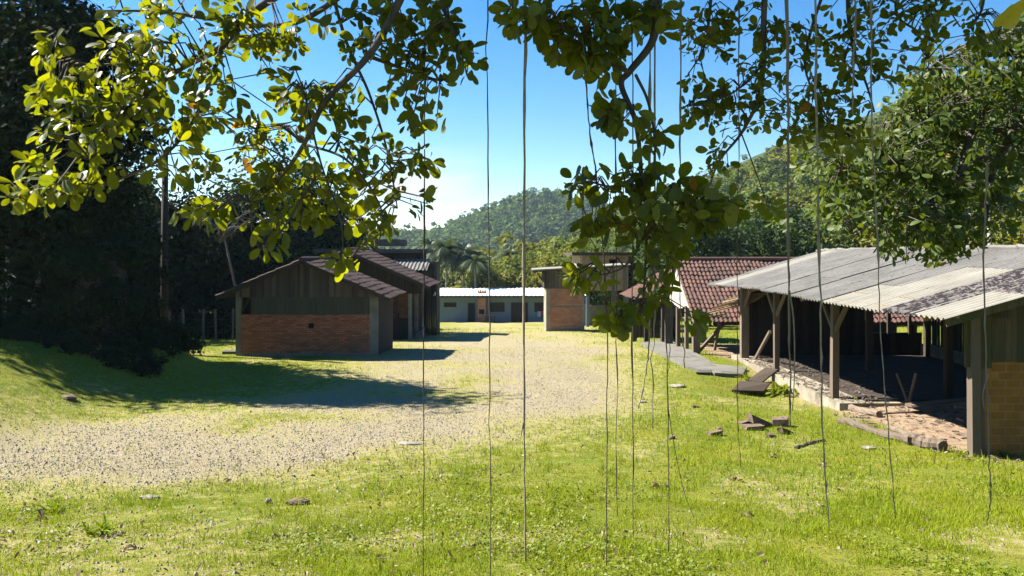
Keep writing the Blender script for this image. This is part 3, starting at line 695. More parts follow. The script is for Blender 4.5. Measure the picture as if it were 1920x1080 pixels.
# ------------------------------------------------------------------ long open shed on the right
def open_shed():
    xe, ze = 7.09, 2.60; xr = 11.1; sl = .288; zr = ze + (xr - xe) * sl; xw = 8.22
    Y0, Y1 = 12.95, 28.6
    r = thing('open_shed', 'long open timber shed under a weathered corrugated roof', 'shed', (11, 14, 0))
    rz = lambda x: ze + (x - xe) * sl if x <= xr else zr - (x - xr) * sl
    # roof sheets: columns of 1.05 m, three overlapping rows up the slope
    old = ([], [], []); mid = ([], [], []); pale = []
    def put(dst, V, Fq, t):
        b = sum(len(v) for v in dst[0]); dst[0].append(V); dst[1].append(Fq + b); dst[2].append(np.full(len(Fq), t))
    ncol = 15; cw = (Y1 - Y0) / ncol
    L = math.hypot(xr - xe, zr - ze); rows = [(0, 1.52), (1.40, 2.92), (2.80, L + .05)]
    vd = np.array([xr - xe, 0, zr - ze]) / L; nn = np.array([-vd[2], 0, vd[0]])
    for c in range(ncol):
        for k, (s0, s1) in enumerate(rows):
            j = random.uniform(-.03, .03); tilt = random.uniform(-.012, .02)
            sag = -.05 * math.sin((c + .5) / ncol * math.pi * 2.3)
            o = np.array([xe, Y0 + c * cw - .04, ze]) + vd * (s0 + j) + nn * (.012 * k + (c % 2) * .014 + sag + .01)
            V, Fq = corrugated('', o, (0, 1, 0), vd * (s1 - s0) + nn * tilt, cw + .09, s1 - s0, None, None, 1.06 / 6)
            if c == 0 and k == 0: pale.append((V, Fq))
            elif c in (1,) and k <= 1: put(mid, V, Fq, random.random())
            elif c in (0,) and k == 1: put(mid, V, Fq, random.random())
            elif (c in (2, 3) and k <= 1) or (c == 4 and k == 0): pale.append((V, Fq))
            elif c == 13 and k <= 2: pale.append((V, Fq))
            else: put(old, V, Fq, random.random() * (1 if c % 3 else .4))
        o = np.array([xr + (xr - xe), Y0 + c * cw - .04, ze]); v2 = np.array([-vd[0], 0, vd[2]])
        if not (c in (5, 9)):
            V, Fq = corrugated('', o, (0, 1, 0), v2, cw + .09, L, None, None, 1.06 / 6); put(old, V, Fq, random.random())
    np_obj('roof', np.concatenate(old[0]), np.concatenate(old[1]), M['sheet_old'], r, np.concatenate(old[2]))
    o = np_obj('roof_sheet', np.concatenate(mid[0]), np.concatenate(mid[1]), M['sheet_mid'], r, np.concatenate(mid[2])); o['label'] = 'old sheet with dark lichen spots'
    for V, Fq in pale:
        o = np_obj('roof_sheet', V, Fq, M['sheet_pale'], r, np.full(len(Fq), random.random() * .5)); o['label'] = 'pale newer corrugated sheet'
    m = MB()
    for k in range(44):
        ya = Y0 + (Y1 - Y0) * k / 44; m.tube([(xr, ya - .04, zr + .035 + random.uniform(-.02, .03)), (xr, ya + .4, zr + .04 + random.uniform(-.02, .03))], .075, 6)
    m.build('ridge_cap', M['sheet_old'], r)
    # frame
    posts = [14.05, 20.05, 24.5, 27.9]
    for i, y in enumerate(posts):
        w = (.15, .17, .16, .26)[i]
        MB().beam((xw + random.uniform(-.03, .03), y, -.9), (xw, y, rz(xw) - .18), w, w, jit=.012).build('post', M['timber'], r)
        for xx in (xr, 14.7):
            MB().beam((xx, y, -.3), (xx, y, rz(xx) - .14), .18, .18, jit=.012).build('post', M['timber_dark'], r)  # inner posts take darker timber, with the shed's shade put into the colour
        for s in (-1, 1):
            if i == 0: continue
            MB().beam((xw - .02, y + s * .06, 1.65 + .06 * i), (xw - .02, y + s * 1.05, rz(xw) - .22), .07, .10, jit=.008).build('brace', M['timber'], r)
        MB().beam((xe + .25, y, rz(xe + .25) - .13), (xr, y, zr - .13), .09, .15).beam((xr, y, zr - .13), (15.0, y, rz(15.0) - .13), .09, .15).build('rafter', M['purlin'], r)
    MB().beam((xw + .17, 14.15, -.5), (xw + .17, 14.15, rz(xw) - .2), .12, .14, jit=.01).build('post', M['timber'], r)
    MB().beam((xw, Y0 + .2, rz(xw) - .25), (xw, Y1 - .1, rz(xw) - .25), .13, .16).build('eave_beam', M['timber_dark'], r)
    m = MB()
    for xx in (7.35, 7.85, 8.9, 9.6, 10.3, 11.0, 12, 13, 14, 14.9):
        m.beam((xx, Y0 + .05, rz(xx) - .045), (xx, Y1 - .02, rz(xx) - .045), .06, .06)
    m.build('purlin', M['purlin'], r)
    m = MB()
    for xx in (8.22, 11.1, 14.7):
        pass
    for y in posts: m.beam((xw, y + .1, rz(xw) - .42), (14.7, y + .1, rz(14.7) - .42), .08, .18)
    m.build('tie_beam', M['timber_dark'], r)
    MB().beam((8.5, 27.6, -.02), (8.25, 25.2, 1.2), .08, .10).build('brace', M['timber'], r)
    # plinth and floor
    MB().box(8.02, 15.4, 19.3, 28.9, -1.1, .02).build('plinth', M['concrete_pale'], r)
    MB().box(8.75, 15.35, 19.5, 28.4, .02, .06).build('floor', M['shaded_dirt_floor'], r)  # dark layer over the inner floor, painted for the shade under the roof
    # near end wall: blocks below, mossy boards above
    xb = 8.42; zt = Z(669, 14.2)
    MB().box(xb, 15.3, 14.1, 14.27, -.4, zt).build('block_wall', M['block_ochre'], r)
    MB().box(xb - .012, xb - .001, 14.105, 14.265, -.4, zt - .01).build('block_end', M['block_ochre_lit'], r)
    planks(MB(), (8.05, 14.02), (15.2, 14.02), lambda t: zt - .06 + (0.0 if t > .06 else -.1), lambda t: rz(8.05 + 7.15 * t) - .1, .025, .14, .24, .006).build('end_boards', M['boards_moss'], r)
    MB().beam((xe + .1, Y0 + .12, rz(xe + .1) - .10), (xr, Y0 + .12, zr - .10), .03, .15).build('bargeboard', M['boards_moss'], r)
    # far end and back side; dark wood carries the interior's shade in its colour
    ya = 28.45
    planks(MB(), (8.5, ya), (12.75, ya), lambda t: -.3, lambda t: rz(8.5 + 4.25 * t) - .2, .03, .14, .24).build('far_boards', M['boards_dark'], r)
    planks(MB(), (12.75, ya), (14.8, ya), lambda t: -.3, lambda t: .85, .03, .14, .24).build('far_boards', M['boards_dark'], r)
    MB().beam((13.6, ya, .8), (13.6, ya, rz(13.6) - .2), .12, .1).beam((14.35, ya, .8), (14.35, ya, rz(14.35) - .2), .1, .1).build('stud', M['timber_dark'], r)
    planks(MB(), (14.85, 17), (14.85, 24.6), lambda t: -.3, lambda t: 1.4, .03, .14, .24).build('back_boards', M['boards_dark'], r)
    MB().box(14.75, 14.95, 24.6, 28.6, -.3, .45).build('low_wall', M['concrete'], r)
    m = MB()
    y = 24.7
    while y < 28.5:
        m.box(14.82, 14.86, y, y + .09, .45, 1.5); y += .19
    m.build('slats', M['boards_dark'], r)
    # sagging boards under the far corner of the eave
    planks_ = MB()
    for k in range(7):
        a = np.array([7.0 + .16 * k, 29.0, 1.42 + .10 * k]); b = np.array([8.4 + .12 * k, 27.6, 1.98 + .075 * k])
        planks_.beam(a, b, .15, .025, jit=.02)
    planks_.build('sagging_boards', M['purlin'], r)
open_shed()

# pavement in front of the barn
def pavement():
    pts = [gy(*p) for p in ((1200, 648), (1252, 640), (1300, 664), (1340, 688), (1400, 694), (1392, 707), (1340, 706), (1286, 690), (1240, 668))]
    n = len(pts); V = [(x, y, float(gz(x, y)) + .10) for x, y, z in pts] + [(x, y, z - .25) for x, y, z in pts]
    fs = [tuple(range(n))] + [(i, i + n, (i + 1) % n + n, (i + 1) % n) for i in range(n)]
    m = MB(); m.add(V, fs, .5)
    tag(m.build('pavement', M['pave']), 'grey concrete apron in front of the tiled barn', 'pavement', kind='structure')
pavement()

# ------------------------------------------------------------------ foliage helpers
def frames(nrm, r):
    n = nrm / np.maximum(np.linalg.norm(nrm, axis=1, keepdims=True), 1e-6)
    a = r.normal(size=n.shape); t = a - n * (a * n).sum(1, keepdims=True); t /= np.maximum(np.linalg.norm(t, axis=1, keepdims=True), 1e-6)
    return n, t, np.cross(n, t)
def cards(pos, nrm, size, r, ar=.5, fold=.18):
    """small folded leaf shapes: two triangles joined along the midrib"""
    n, t, b = frames(nrm, r); s = np.asarray(size)[:, None] * (0.7 + .6 * r.random((len(pos), 1)))
    V = np.stack([pos - t * s * .5, pos + b * s * ar * .5 + n * s * fold * .5, pos + t * s * .5, pos - b * s * ar * .5 + n * s * fold * .5], 1).reshape(-1, 3)
    i = np.arange(len(pos))[:, None] * 4
    return V, np.concatenate([i + np.array([[0, 1, 2]]), i + np.array([[0, 2, 3]])], 1).reshape(-1, 3)
def crown(c, rad, nclump, per, csize, leaf, r, shell=.55, up=.5, flat=.75, ar=.55):
    c = np.array(c, float); rad = np.array(rad, float)
    d = r.normal(size=(nclump, 3)); d /= np.linalg.norm(d, axis=1, keepdims=True)
    q = (shell + (1 - shell) * r.random((nclump, 1))) * (0.72 + .5 * r.random((nclump, 1)))
    cc = c + d * rad * q
    cs = csize * (.6 + .8 * r.random(nclump))
    k = np.repeat(np.arange(nclump), per)
    e = r.normal(size=(len(k), 3)); e /= np.linalg.norm(e, axis=1, keepdims=True)
    ro = (r.random((len(k), 1)) ** .5)
    off = e * ro * cs[k][:, None] * np.array([1, 1, flat])
    pos = cc[k] + off
    nrm = e * .8 + np.array([0, 0, up]) + r.normal(size=e.shape) * .45
    V, Fc = cards(pos, nrm, np.full(len(pos), leaf), r, ar)
    t = np.clip(.5 + .35 * r.normal(size=nclump), 0, .95)[k] * .65 + .3 * r.random(len(k))
    return V, Fc, np.repeat(np.clip(t, 0, .94), 2), cc
def limb_mesh(base, ccs, r, r0, n=7, up=.5, mb=None):
    mb = mb or MB(); base = np.array(base, float)
    top = ccs.mean(0); top = np.array([base[0] * .5 + top[0] * .5, base[1] * .5 + top[1] * .5, top[2]])
    mid = base * .5 + top * .5 + r.normal(0, .25, 3) * np.array([1, 1, 0])
    P_ = [base, base * .75 + mid * .25 + r.normal(0, .05, 3), mid, mid * .4 + top * .6 + r.normal(0, .2, 3), top]
    mb.tube(P_, [r0 * 1.25, r0, r0 * .8, r0 * .55, r0 * .3], 8)
    for i in r.choice(len(ccs), min(n, len(ccs)), replace=False):
        s = P_[r.integers(2, 4)]; e = ccs[i]; m_ = (s + e) / 2 + np.array([0, 0, .3]) + r.normal(0, .2, 3)
        mb.tube([s, m_, e], [r0 * .42, r0 * .28, r0 * .1], 6)
    return mb
def make_tree(name, label, x, y, H, R, mat, seed, group=None, nclump=60, per=90, csize=1.1, leaf=.3, trunk=.16, base=.3, tm='bark', lean=(0, 0), up=.5, cat='tree', shell=.5):
    r = np.random.default_rng(seed); z = float(gz(x, y)) - .15
    root = thing(name, label, cat, (x, y, z), group)
    c = (x + lean[0], y + lean[1], z + H * (base + (1 - base) / 2)); rad = (R, R, H * (1 - base) / 2)
    V, Fc, T, cc = crown(c, rad, nclump, per, csize, leaf, r, shell, up)
    np_obj('crown', V, Fc, M[mat], root, T)
    limb_mesh((x, y, z), cc, r, trunk).build('trunk', M[tm], root, True)
    return root
def copy_tree(o, x, y, s, rz, label):
    c = o.copy(); COL.objects.link(c); z = float(gz(x, y)) - .15
    c.location = (x, y, z); c.scale = (s, s, s * random.uniform(.92, 1.1)); c.rotation_euler = (0, 0, rz); c['label'] = label
    for ch in o.children:
        d = ch.copy(); COL.objects.link(d); d.parent = c
    return c

# dark forest trees on the left
LG = 'dark trees along the left edge of the yard'
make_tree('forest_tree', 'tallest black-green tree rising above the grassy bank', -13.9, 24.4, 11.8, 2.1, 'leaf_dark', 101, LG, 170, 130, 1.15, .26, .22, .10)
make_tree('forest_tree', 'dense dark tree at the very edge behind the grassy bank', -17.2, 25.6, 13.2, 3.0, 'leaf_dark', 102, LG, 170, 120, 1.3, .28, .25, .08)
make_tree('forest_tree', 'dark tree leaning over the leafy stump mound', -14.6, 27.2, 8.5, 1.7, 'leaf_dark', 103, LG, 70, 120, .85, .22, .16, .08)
make_tree('forest_tree', 'dark tree out of view past the left edge, placed to shade its neighbours', -21.5, 25.2, 12.5, 3.0, 'leaf_dark', 104, LG, 110, 100, 1.4, .32, .25, .06)  # outside the view, put there to keep the visible trees dark
BG = 'trees behind the brick shed'
for i, (px, Y, top, R, mt, lab) in enumerate((
        (245, 44, 300, 2.6, 'leaf_deep', 'thin-crowned tree showing sky gaps behind the wooden pole'),
        (330, 44, 365, 3.2, 'leaf_dark', 'dark round tree behind the bare grey branches'),
        (430, 46, 345, 3.4, 'leaf_dark', 'broad dark tree behind the lower eave of the brick shed'),
        (510, 50, 285, 3.6, 'leaf_deep', 'tall feathery tree rising above the brick shed ridge'),
        (585, 52, 300, 3.2, 'leaf_dark', 'dark tree directly above the brick shed gable peak'),
        (640, 58, 400, 3.0, 'leaf_deep', 'lower tree behind the tiled porch building ridge'),
        (180, 48, 200, 4.0, 'leaf_dark', 'tall dark tree filling the gap beside the leafy stump'),
        (60, 40, 120, 3.8, 'leaf_dark', 'high dark tree behind the pale leaning trunk'))):
    x = X(px, Y); H = Z(top, Y) - float(gz(x, Y))
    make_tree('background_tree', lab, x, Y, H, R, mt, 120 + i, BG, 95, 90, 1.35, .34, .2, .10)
# undergrowth wall below them
def undergrowth():
    r = np.random.default_rng(5); Vs, Fs, Ts, b = [], [], [], 0
    for k in range(46):
        px = r.uniform(-150, 700); Y = r.uniform(41, 50); x = X(px, Y)
        V, Fc, T, _ = crown((x, Y, float(gz(x, Y)) + 1.0), (1.8, 1.4, 1.7), 9, 70, .8, .32, r, .3)
        Vs.append(V); Fs.append(Fc + b); Ts.append(T); b += len(V)
    for k in range(60):  # dark shrubs added so the dark tree mass reaches the bank
        x = r.uniform(-18, -10.2); Y = r.uniform(22.6, 25.2) + .12 * (x + 14); h = r.uniform(.35, .9) * sstep(-8.6, -12, x) + .15
        V, Fc, T, _ = crown((x, Y, float(gz(x, Y)) + h * .5), (.7, .6, h), 7, 60, .3, .14, r, .4)
        Vs.append(V); Fs.append(Fc + b); Ts.append(T); b += len(V)
    for k in range(130):  # low dark plants added to deepen the shaded mound
        x = r.uniform(-14.5, -9.9); Y = r.uniform(21.9, 24.6) - .25 * (x + 11.5) * (x > -11.5); h = r.uniform(.12, .3)
        V, Fc, T, _ = crown((x, Y, float(gz(x, Y)) + h * .4), (.42, .36, h), 5, 50, .2, .11, r, .4)
        Vs.append(V); Fs.append(Fc + b); Ts.append(T); b += len(V)
    tag(np_obj('undergrowth', np.concatenate(Vs), np.concatenate(Fs), M['leaf_dark'], None, np.concatenate(Ts)), 'dark tangled undergrowth at the foot of the background trees, with low plants added to darken the mound', 'undergrowth', kind='stuff')
undergrowth()
# leafy mound covering an old stump
def leafy_stump():
    x, y = X(190, 23.4), 23.4; z = float(gz(x, y)) - .2; r = np.random.default_rng(9)
    root = thing('overgrown_stump', 'broad dark stump smothered in creepers on the grassy mound', 'stump', (x, y, z))
    V1, F1, T1, _ = crown((x, y, z + 1.5), (1.5, 1.35, 1.9), 150, 130, .42, .17, r, .8, .1)
    np_obj('creeper', V1, F1, M['leaf_dark'], root, T1)
    MB().tube([(x, y, z - .2), (x + .05, y, z + 1), (x, y + .05, z + 2.2), (x - .1, y, z + 3)], [1.0, .85, .65, .35], 12).build('stump', M['bark'], root, True)
leafy_stump()
for (p0, p1, Y, lab) in (((45, 642), (82, 430), 24.0, 'slender pale trunk leaning right in front of the dark trees'), ((4, 625), (14, 470), 24.5, 'short pale upright trunk at the dark forest edge')):
    a = P(*p0, Y); b = P(*p1, Y); a[2] = float(gz(a[0], a[1])) - .1
    root = thing('slender_tree', lab, 'tree', a, 'pale trunks on the bank')
    m_ = (a + b) / 2 + np.array([.12, 0, 0]); top = b + (b - a) * .35
    MB().tube([a, m_, b, top], [.10, .08, .06, .03], 8).build('trunk', M['bark_pale'], root, True)
    V, Fc, T, _ = crown(top + np.array([0, .3, .6]), (1.0, .9, 1.0), 18, 60, .5, .2, np.random.default_rng(int(p0[0])), .4)
    np_obj('crown', V, Fc, M['leaf_dark'], root, T)

# bare tree with grey drooping twigs
def bare_tree():
    Y = 37.5; r = np.random.default_rng(17); x = X(452, Y); z = float(gz(x, Y)) - .1
    root = thing('bare_tree', 'leafless tree with pale drooping twigs behind the brick shed', 'tree', (x, Y, z))
    tr = MB(); tw = MB()
    top = np.array([X(412, Y), Y, Z(405, Y)])
    tr.tube([(x - .1, Y, z), (x + .05, Y, z + 1.6), (x - .3, Y, z + 2.9), top], [.09, .07, .06, .05], 7)
    for k in range(15):
        a = r.uniform(-2.9, -.2) if k % 2 else r.uniform(-.3, 3.3)
        d = np.array([math.cos(a) * 1.0, math.sin(a) * .6, r.uniform(.25, 1.0)]); L = r.uniform(1.2, 2.6)
        s = top - np.array([0, 0, r.uniform(0, 1.6)])
        p1 = s + d * L * .5; p2 = s + d * L + np.array([0, 0, -.15]); tr.tube([s, p1, p2], [.05, .035, .02], 5)
        for j in range(11):
            f = r.uniform(.3, 1); q = s * (1 - f) + p2 * f; e = d * .4 + r.normal(0, .5, 3); e[2] = r.uniform(-.2, .7)
            L2 = r.uniform(.35, .8)
            pts = [q + e * L2 * t + np.array([0, 0, -.55 * t * t * L2]) for t in (0, .35, .7, 1)]
            tw.tube(pts, [.016, .013, .010, .006], 4)
    b0 = len(tr.v); tr.v += tw.v; tr.f += [[b0 + i for i in f] for f in tw.f]; tr.t += tw.t; tr.build('trunk', M['bark_grey'], root, True)
bare_tree()
# wooden pole
xp_, yp_ = X(308, 30.0), 30.0
M['pole'] = wood_mat('dark_pole', (.035, .028, .022), (.02, .017, .014))
pr_ = thing('wooden_pole', 'thick dark wooden pole standing in the lawn beside the leafy stump', 'pole', (xp_, yp_, float(gz(xp_, yp_)) - .2))
MB().tube([(xp_, yp_, float(gz(xp_, yp_)) - .2), (xp_ + .01, yp_, 3), (xp_ + .03, yp_, 7.6)], [.15, .135, .11], 12).build('shaft', M['pole'], pr_, True)
# wire fence at the back of the lawn
def wire_fence():
    pts = [(X(px, Y), Y) for px, Y in ((262, 32.5), (279, 34), (318, 36), (345, 37), (381, 38), (405, 38.5), (436, 39), (470, 39.5))]
    root = thing('wire_fence', 'old wire fence with grey wooden posts at the back of the lawn', 'fence', (pts[0][0], pts[0][1], float(gz(*pts[0]))))
    for x, y in pts:
        z = float(gz(x, y)); MB().tube([(x, y, z - .2), (x + random.uniform(-.05, .05), y, z + 1.55)], .06, 6).build('post', M['timber'], root)
    w = MB()
    for h in (.35, .7, 1.05, 1.4):
        for a, b in zip(pts[:-1], pts[1:]):
            w.tube([(a[0], a[1], float(gz(*a)) + h), (b[0], b[1], float(gz(*b)) + h)], .006, 4, cap=False)
    w.build('wire', M['concrete_dark'], root)
wire_fence()

# palms
def palm(px, Y, top, nf, L, label, seed, tr=.14):
    r = np.random.default_rng(seed); x = X(px, Y); z = float(gz(x, Y)) - .2; zt = Z(top, Y)
    root = thing('palm_tree', label, 'palm', (x, Y, z), 'palms beyond the white house')
    MB().tube([(x, Y, z), (x + .1, Y, (z + zt) / 2), (x, Y, zt)], [tr * 1.2, tr, tr * .8], 8).build('trunk', M['bark_pale'], root, True)
    V, Fq, T = [], [], []
    for k in range(nf):
        a = k / nf * 6.283 + r.uniform(-.2, .2); el = r.uniform(-.1, 1.25); l = L * r.uniform(.75, 1.1)
        h = np.array([math.cos(a), math.sin(a), 0]); pts = []; tt = r.random() * .9
        for s in np.linspace(0, 1, 16):
            pts.append(np.array([x, Y, zt]) + h * l * s * math.cos(el) + np.array([0, 0, l * (s * math.sin(el) - .62 * s * s)]))
        side = np.array([-h[1], h[0], 0])
        for i in range(1, 16):
            d = pts[i] - pts[i - 1]; w = l * .26 * math.sin(math.pi * (.15 + .82 * i / 16))
            for sg in (-1, 1):
                tip = pts[i] + side * sg * w + d * 1.4 + np.array([0, 0, -.45 * w])
                b = len(V); V += [pts[i - 1], pts[i] + d * .1, tip]; Fq.append((b, b + 1, b + 2)); T.append(min(.94, tt + .1 * r.random()))
    np_obj('crown', np.array(V), np.array(Fq), M['leaf_palm'], root, T)
palm(836, 100, 470, 34, 4.2, 'big dark palm closest to the wooden barn', 41)
palm(868, 104, 476, 34, 4.0, 'bushy palm in the middle of the dark palm clump', 42)
palm(890, 98, 492, 30, 3.4, 'lower palm drooping at the open side of the clump', 43)
palm(806, 108, 462, 30, 4.0, 'palm half hidden behind the wooden barn roof', 44)
palm(955, 112, 478, 16, 3.0, 'thin-trunked pale palm standing apart above the white roof', 45)
palm(1180, 75, 470, 16, 3.0, 'palm behind the bare block building', 46)

# individual trees between the sheds and the hill
RG = 'trees in front of the wooded hill'
protos = {}
specs = [(925, 108, 500, 3.6, 'leaf_yellow', 'light green bush-like tree between the palm clump and lone palm'),
         (990, 110, 470, 4.4, 'leaf_mid', 'round mid-green tree behind the white roof near the tower'),
         (1045, 100, 468, 4.2, 'leaf_yellow', 'yellow-green tree just above the tower roof edge'),
         (1010, 125, 448, 5.2, 'leaf_yellow', 'wide yellow-green crown higher up behind the tower'),
         (1130, 95, 440, 4.6, 'leaf_mid', 'leafy tree rising behind the block building roof'),
         (1215, 70, 470, 3.4, 'leaf_mid', 'tree behind the rusty lean-to roof'),
         (1300, 60, 385, 3.8, 'leaf_deep', 'dark round tree above the peak of the whitewashed gable'),
         (1345, 66, 372, 4.2, 'leaf_deep', 'deep green spreading tree over the red tiled ridge'),
         (1420, 72, 395, 4.4, 'leaf_deep', 'dense deep green tree between tiled ridge and corrugated roof'),
         (1490, 64, 400, 4.0, 'leaf_deep', 'deep green tree at the far tip of the corrugated ridge'),
         (1560, 70, 420, 4.0, 'leaf_mid', 'mid-green tree over the middle of the corrugated ridge'),
         (1640, 62, 425, 3.6, 'leaf_yellow', 'lower yellowish tree peeking over the corrugated ridge'),
         (1730, 66, 415, 4.2, 'leaf_mid', 'mid-green tree behind the glossy hanging branches'),
         (1830, 60, 440, 3.4, 'leaf_yellow', 'pale yellow-green shrub-like tree by the thin pale trunks'),
         (1900, 58, 410, 3.6, 'leaf_yellow', 'light green tree at the outer end of the corrugated ridge'),
         (1250, 105, 400, 5.0, 'leaf_mid', 'large mid-green tree on the slope behind the hanging fig leaves')]
for i, (px, Y, top, R, mt, lab) in enumerate(specs):
    x = X(px, Y); H = Z(top, Y) - float(gz(x, Y))
    make_tree('hillside_tree', lab, x, Y, H, R, mt, 200 + i, RG, 75, 80, R * .36, .30 + Y * .0022, .16, .12, shell=.6)
for k, (px, Y, y0, y1, lab) in enumerate(((1855, 46, 480, 365, 'thin pale trunk above the corrugated ridge, taller of two'), (1822, 48, 480, 400, 'thin pale trunk above the corrugated ridge, shorter of two'))):
    x = X(px, Y); z = float(gz(x, Y)); root = thing('slender_tree', lab, 'tree', (x, Y, z), 'pale trunks behind the open shed')
    MB().tube([(x, Y, z - .2), (x + .1, Y, (z + Z(y1, Y)) / 2), (x - .1, Y, Z(y1, Y))], [.16, .14, .08], 8).build('trunk', M['bark_pale'], root, True)
    V, Fc, T, _ = crown((x, Y, Z(y1, Y) + .8), (1.6, 1.5, 1.3), 16, 50, .7, .3, np.random.default_rng(60 + k), .4)
    np_obj('crown', V, Fc, M['leaf_mid'], root, T)

# forest on the hill and on the mountain: too many to count, one mass each
def forest(name, label, pts, Rs, nclump, per, leaf, mats, seed):
    r = np.random.default_rng(seed); Vs, Fs, Ts, Ms, b = [], [], [], [], 0
    for (x, y, z), R in zip(pts, Rs):
        R = R * r.uniform(.55, 1.45); hz_ = R * r.uniform(.8, 1.3)
        V, Fc, T, _ = crown((x, y, z + hz_ * .9), (R, R, hz_), nclump, per, R * .42, leaf * R / 3.5, r, .65, .6)
        Vs.append(V); Fs.append(Fc + b); b += len(V); Ts.append(np.clip(T * .45 + r.uniform(0, .55), 0, .94)); Ms.append(np.full(len(Fc), r.choice(len(mats), p=[m[1] for m in mats])))
    return tag(np_obj(name, np.concatenate(Vs), np.concatenate(Fs), None, None, np.concatenate(Ts), mats=[M[m[0]] for m in mats], midx=np.concatenate(Ms)), label, 'forest', kind='stuff')
r_ = np.random.default_rng(77); pts = []
for k in range(5200):
    Y = math.sqrt(r_.uniform(118 ** 2, 300 ** 2)); px = r_.uniform(690, 2050); x = X(px, Y)
    if px < 900 and Y < 150: continue
    z = float(gz(x, Y, False))
    if any(abs(x - q[0]) + abs(Y - q[1]) < 4.6 for q in pts[-400:]): continue
    pts.append((x, Y, z))
pts = pts[:950]
forest('hill_forest', 'mixed sunlit forest covering the near hillside', pts, [3.6] * len(pts), 16, 26, .95, (('leaf_mid', .42), ('leaf_deep', .22), ('leaf_yellow', .36)), 78)
pts = []
for k in range(2400):
    Y = r_.uniform(560, 745); px = r_.uniform(640, 1320); x = X(px, Y); pts.append((x, Y, float(mtz(x, Y)) - 1))
forest('mountain_forest', 'hazy blue-green forest on the distant mountain', pts, [6.0] * len(pts), 6, 12, 1.7, (('leaf_far', 1.0),), 79)

# ------------------------------------------------------------------ glossy tree on the right, trunk outside the frame
def leaves3d(pos, direc, nrm, L, r, wid=.58, curl=.12, droop=.1):
    """obovate leaves with a folded midrib: 5 stations along the leaf"""
    st = np.array([0, .10, .30, .55, .78, .93, 1.0]); wd = np.array([.05, .36, .78, 1.0, .92, .55, .0]) * .5
    d = direc / np.maximum(np.linalg.norm(direc, axis=1, keepdims=True), 1e-6)
    n = nrm - d * (nrm * d).sum(1, keepdims=True); n /= np.maximum(np.linalg.norm(n, axis=1, keepdims=True), 1e-6)
    s = np.cross(d, n); L = np.asarray(L)[:, None]
    w = wid * (.72 + .48 * r.random((len(pos), 1))); cu = curl * (.3 + 1.4 * r.random((len(pos), 1))); dr = droop * r.normal(1.4, 1.2, (len(pos), 1))
    V = []
    for t, ww in zip(st, wd):
        mid = pos + d * L * t - n * L * dr * t * t
        V += [mid - s * L * w * ww + n * L * cu * ww, mid, mid + s * L * w * ww + n * L * cu * ww]
    V = np.stack(V, 1).reshape(-1, 3); i = np.arange(len(pos))[:, None] * 21
    q = []
    for k in range(6):
        a = k * 3; q += [[a, a + 1, a + 4, a + 3], [a + 1, a + 2, a + 5, a + 4]]
    Fq = (i[:, None, :] + np.array(q)[None]).reshape(-1, 4)
    return V, Fq
def rosettes(cs, axis, per, L, r, spread=1.0):
    pos, dr, nr, ll, tt = [], [], [], [], []
    for c, a in zip(cs, axis):
        a = a / np.linalg.norm(a); n = int(r.integers(per[0], per[1] + 1)); ph = r.uniform(0, 6.28)
        u = np.cross(a, [0, 0, 1.0]); u = u / max(np.linalg.norm(u), 1e-6) if np.linalg.norm(u) > .05 else np.array([1.0, 0, 0]); w = np.cross(a, u)
        base_t = np.clip(r.normal(.45, .22), 0, .9)
        for k in range(n):
            an = ph + k * 2.4; o = u * math.cos(an) + w * math.sin(an); op = r.uniform(.5, 1.3) * spread
            d = a * r.uniform(.25, 1.0) + o * op + np.array([0, 0, -.25])
            up = a * .8 - o * .3 + np.array([0, 0, .7]) + r.normal(0, .35, 3)
            back = r.uniform(0, .09); st = c - a * back
            pet = d / np.linalg.norm(d) * .03
            pos.append(st + pet); dr.append(d); nr.append(up); ll.append(L * r.uniform(.5, 1.25)); tt.append(r.uniform(.955, .985) if r.random() < .005 else np.clip(base_t + r.normal(0, .15), 0, .94))
    V, Fq = leaves3d(np.array(pos), np.array(dr), np.array(nr), np.array(ll), r)
    return V, Fq, np.repeat(np.array(tt), 12)

def curve_pts(pts, n=14):
    """Catmull-Rom through points"""
    p = [np.array(q, float) for q in pts]; p = [2 * p[0] - p[1]] + p + [2 * p[-1] - p[-2]]; out = []
    for i in range(1, len(p) - 2):
        for t in np.linspace(0, 1, n, endpoint=False):
            a, b, c, d = p[i - 1], p[i], p[i + 1], p[i + 2]
            out.append(.5 * (2 * b + (c - a) * t + (2 * a - 5 * b + 4 * c - d) * t * t + (3 * b - a - 3 * c + d) * t ** 3))
    out.append(p[-2]); return out

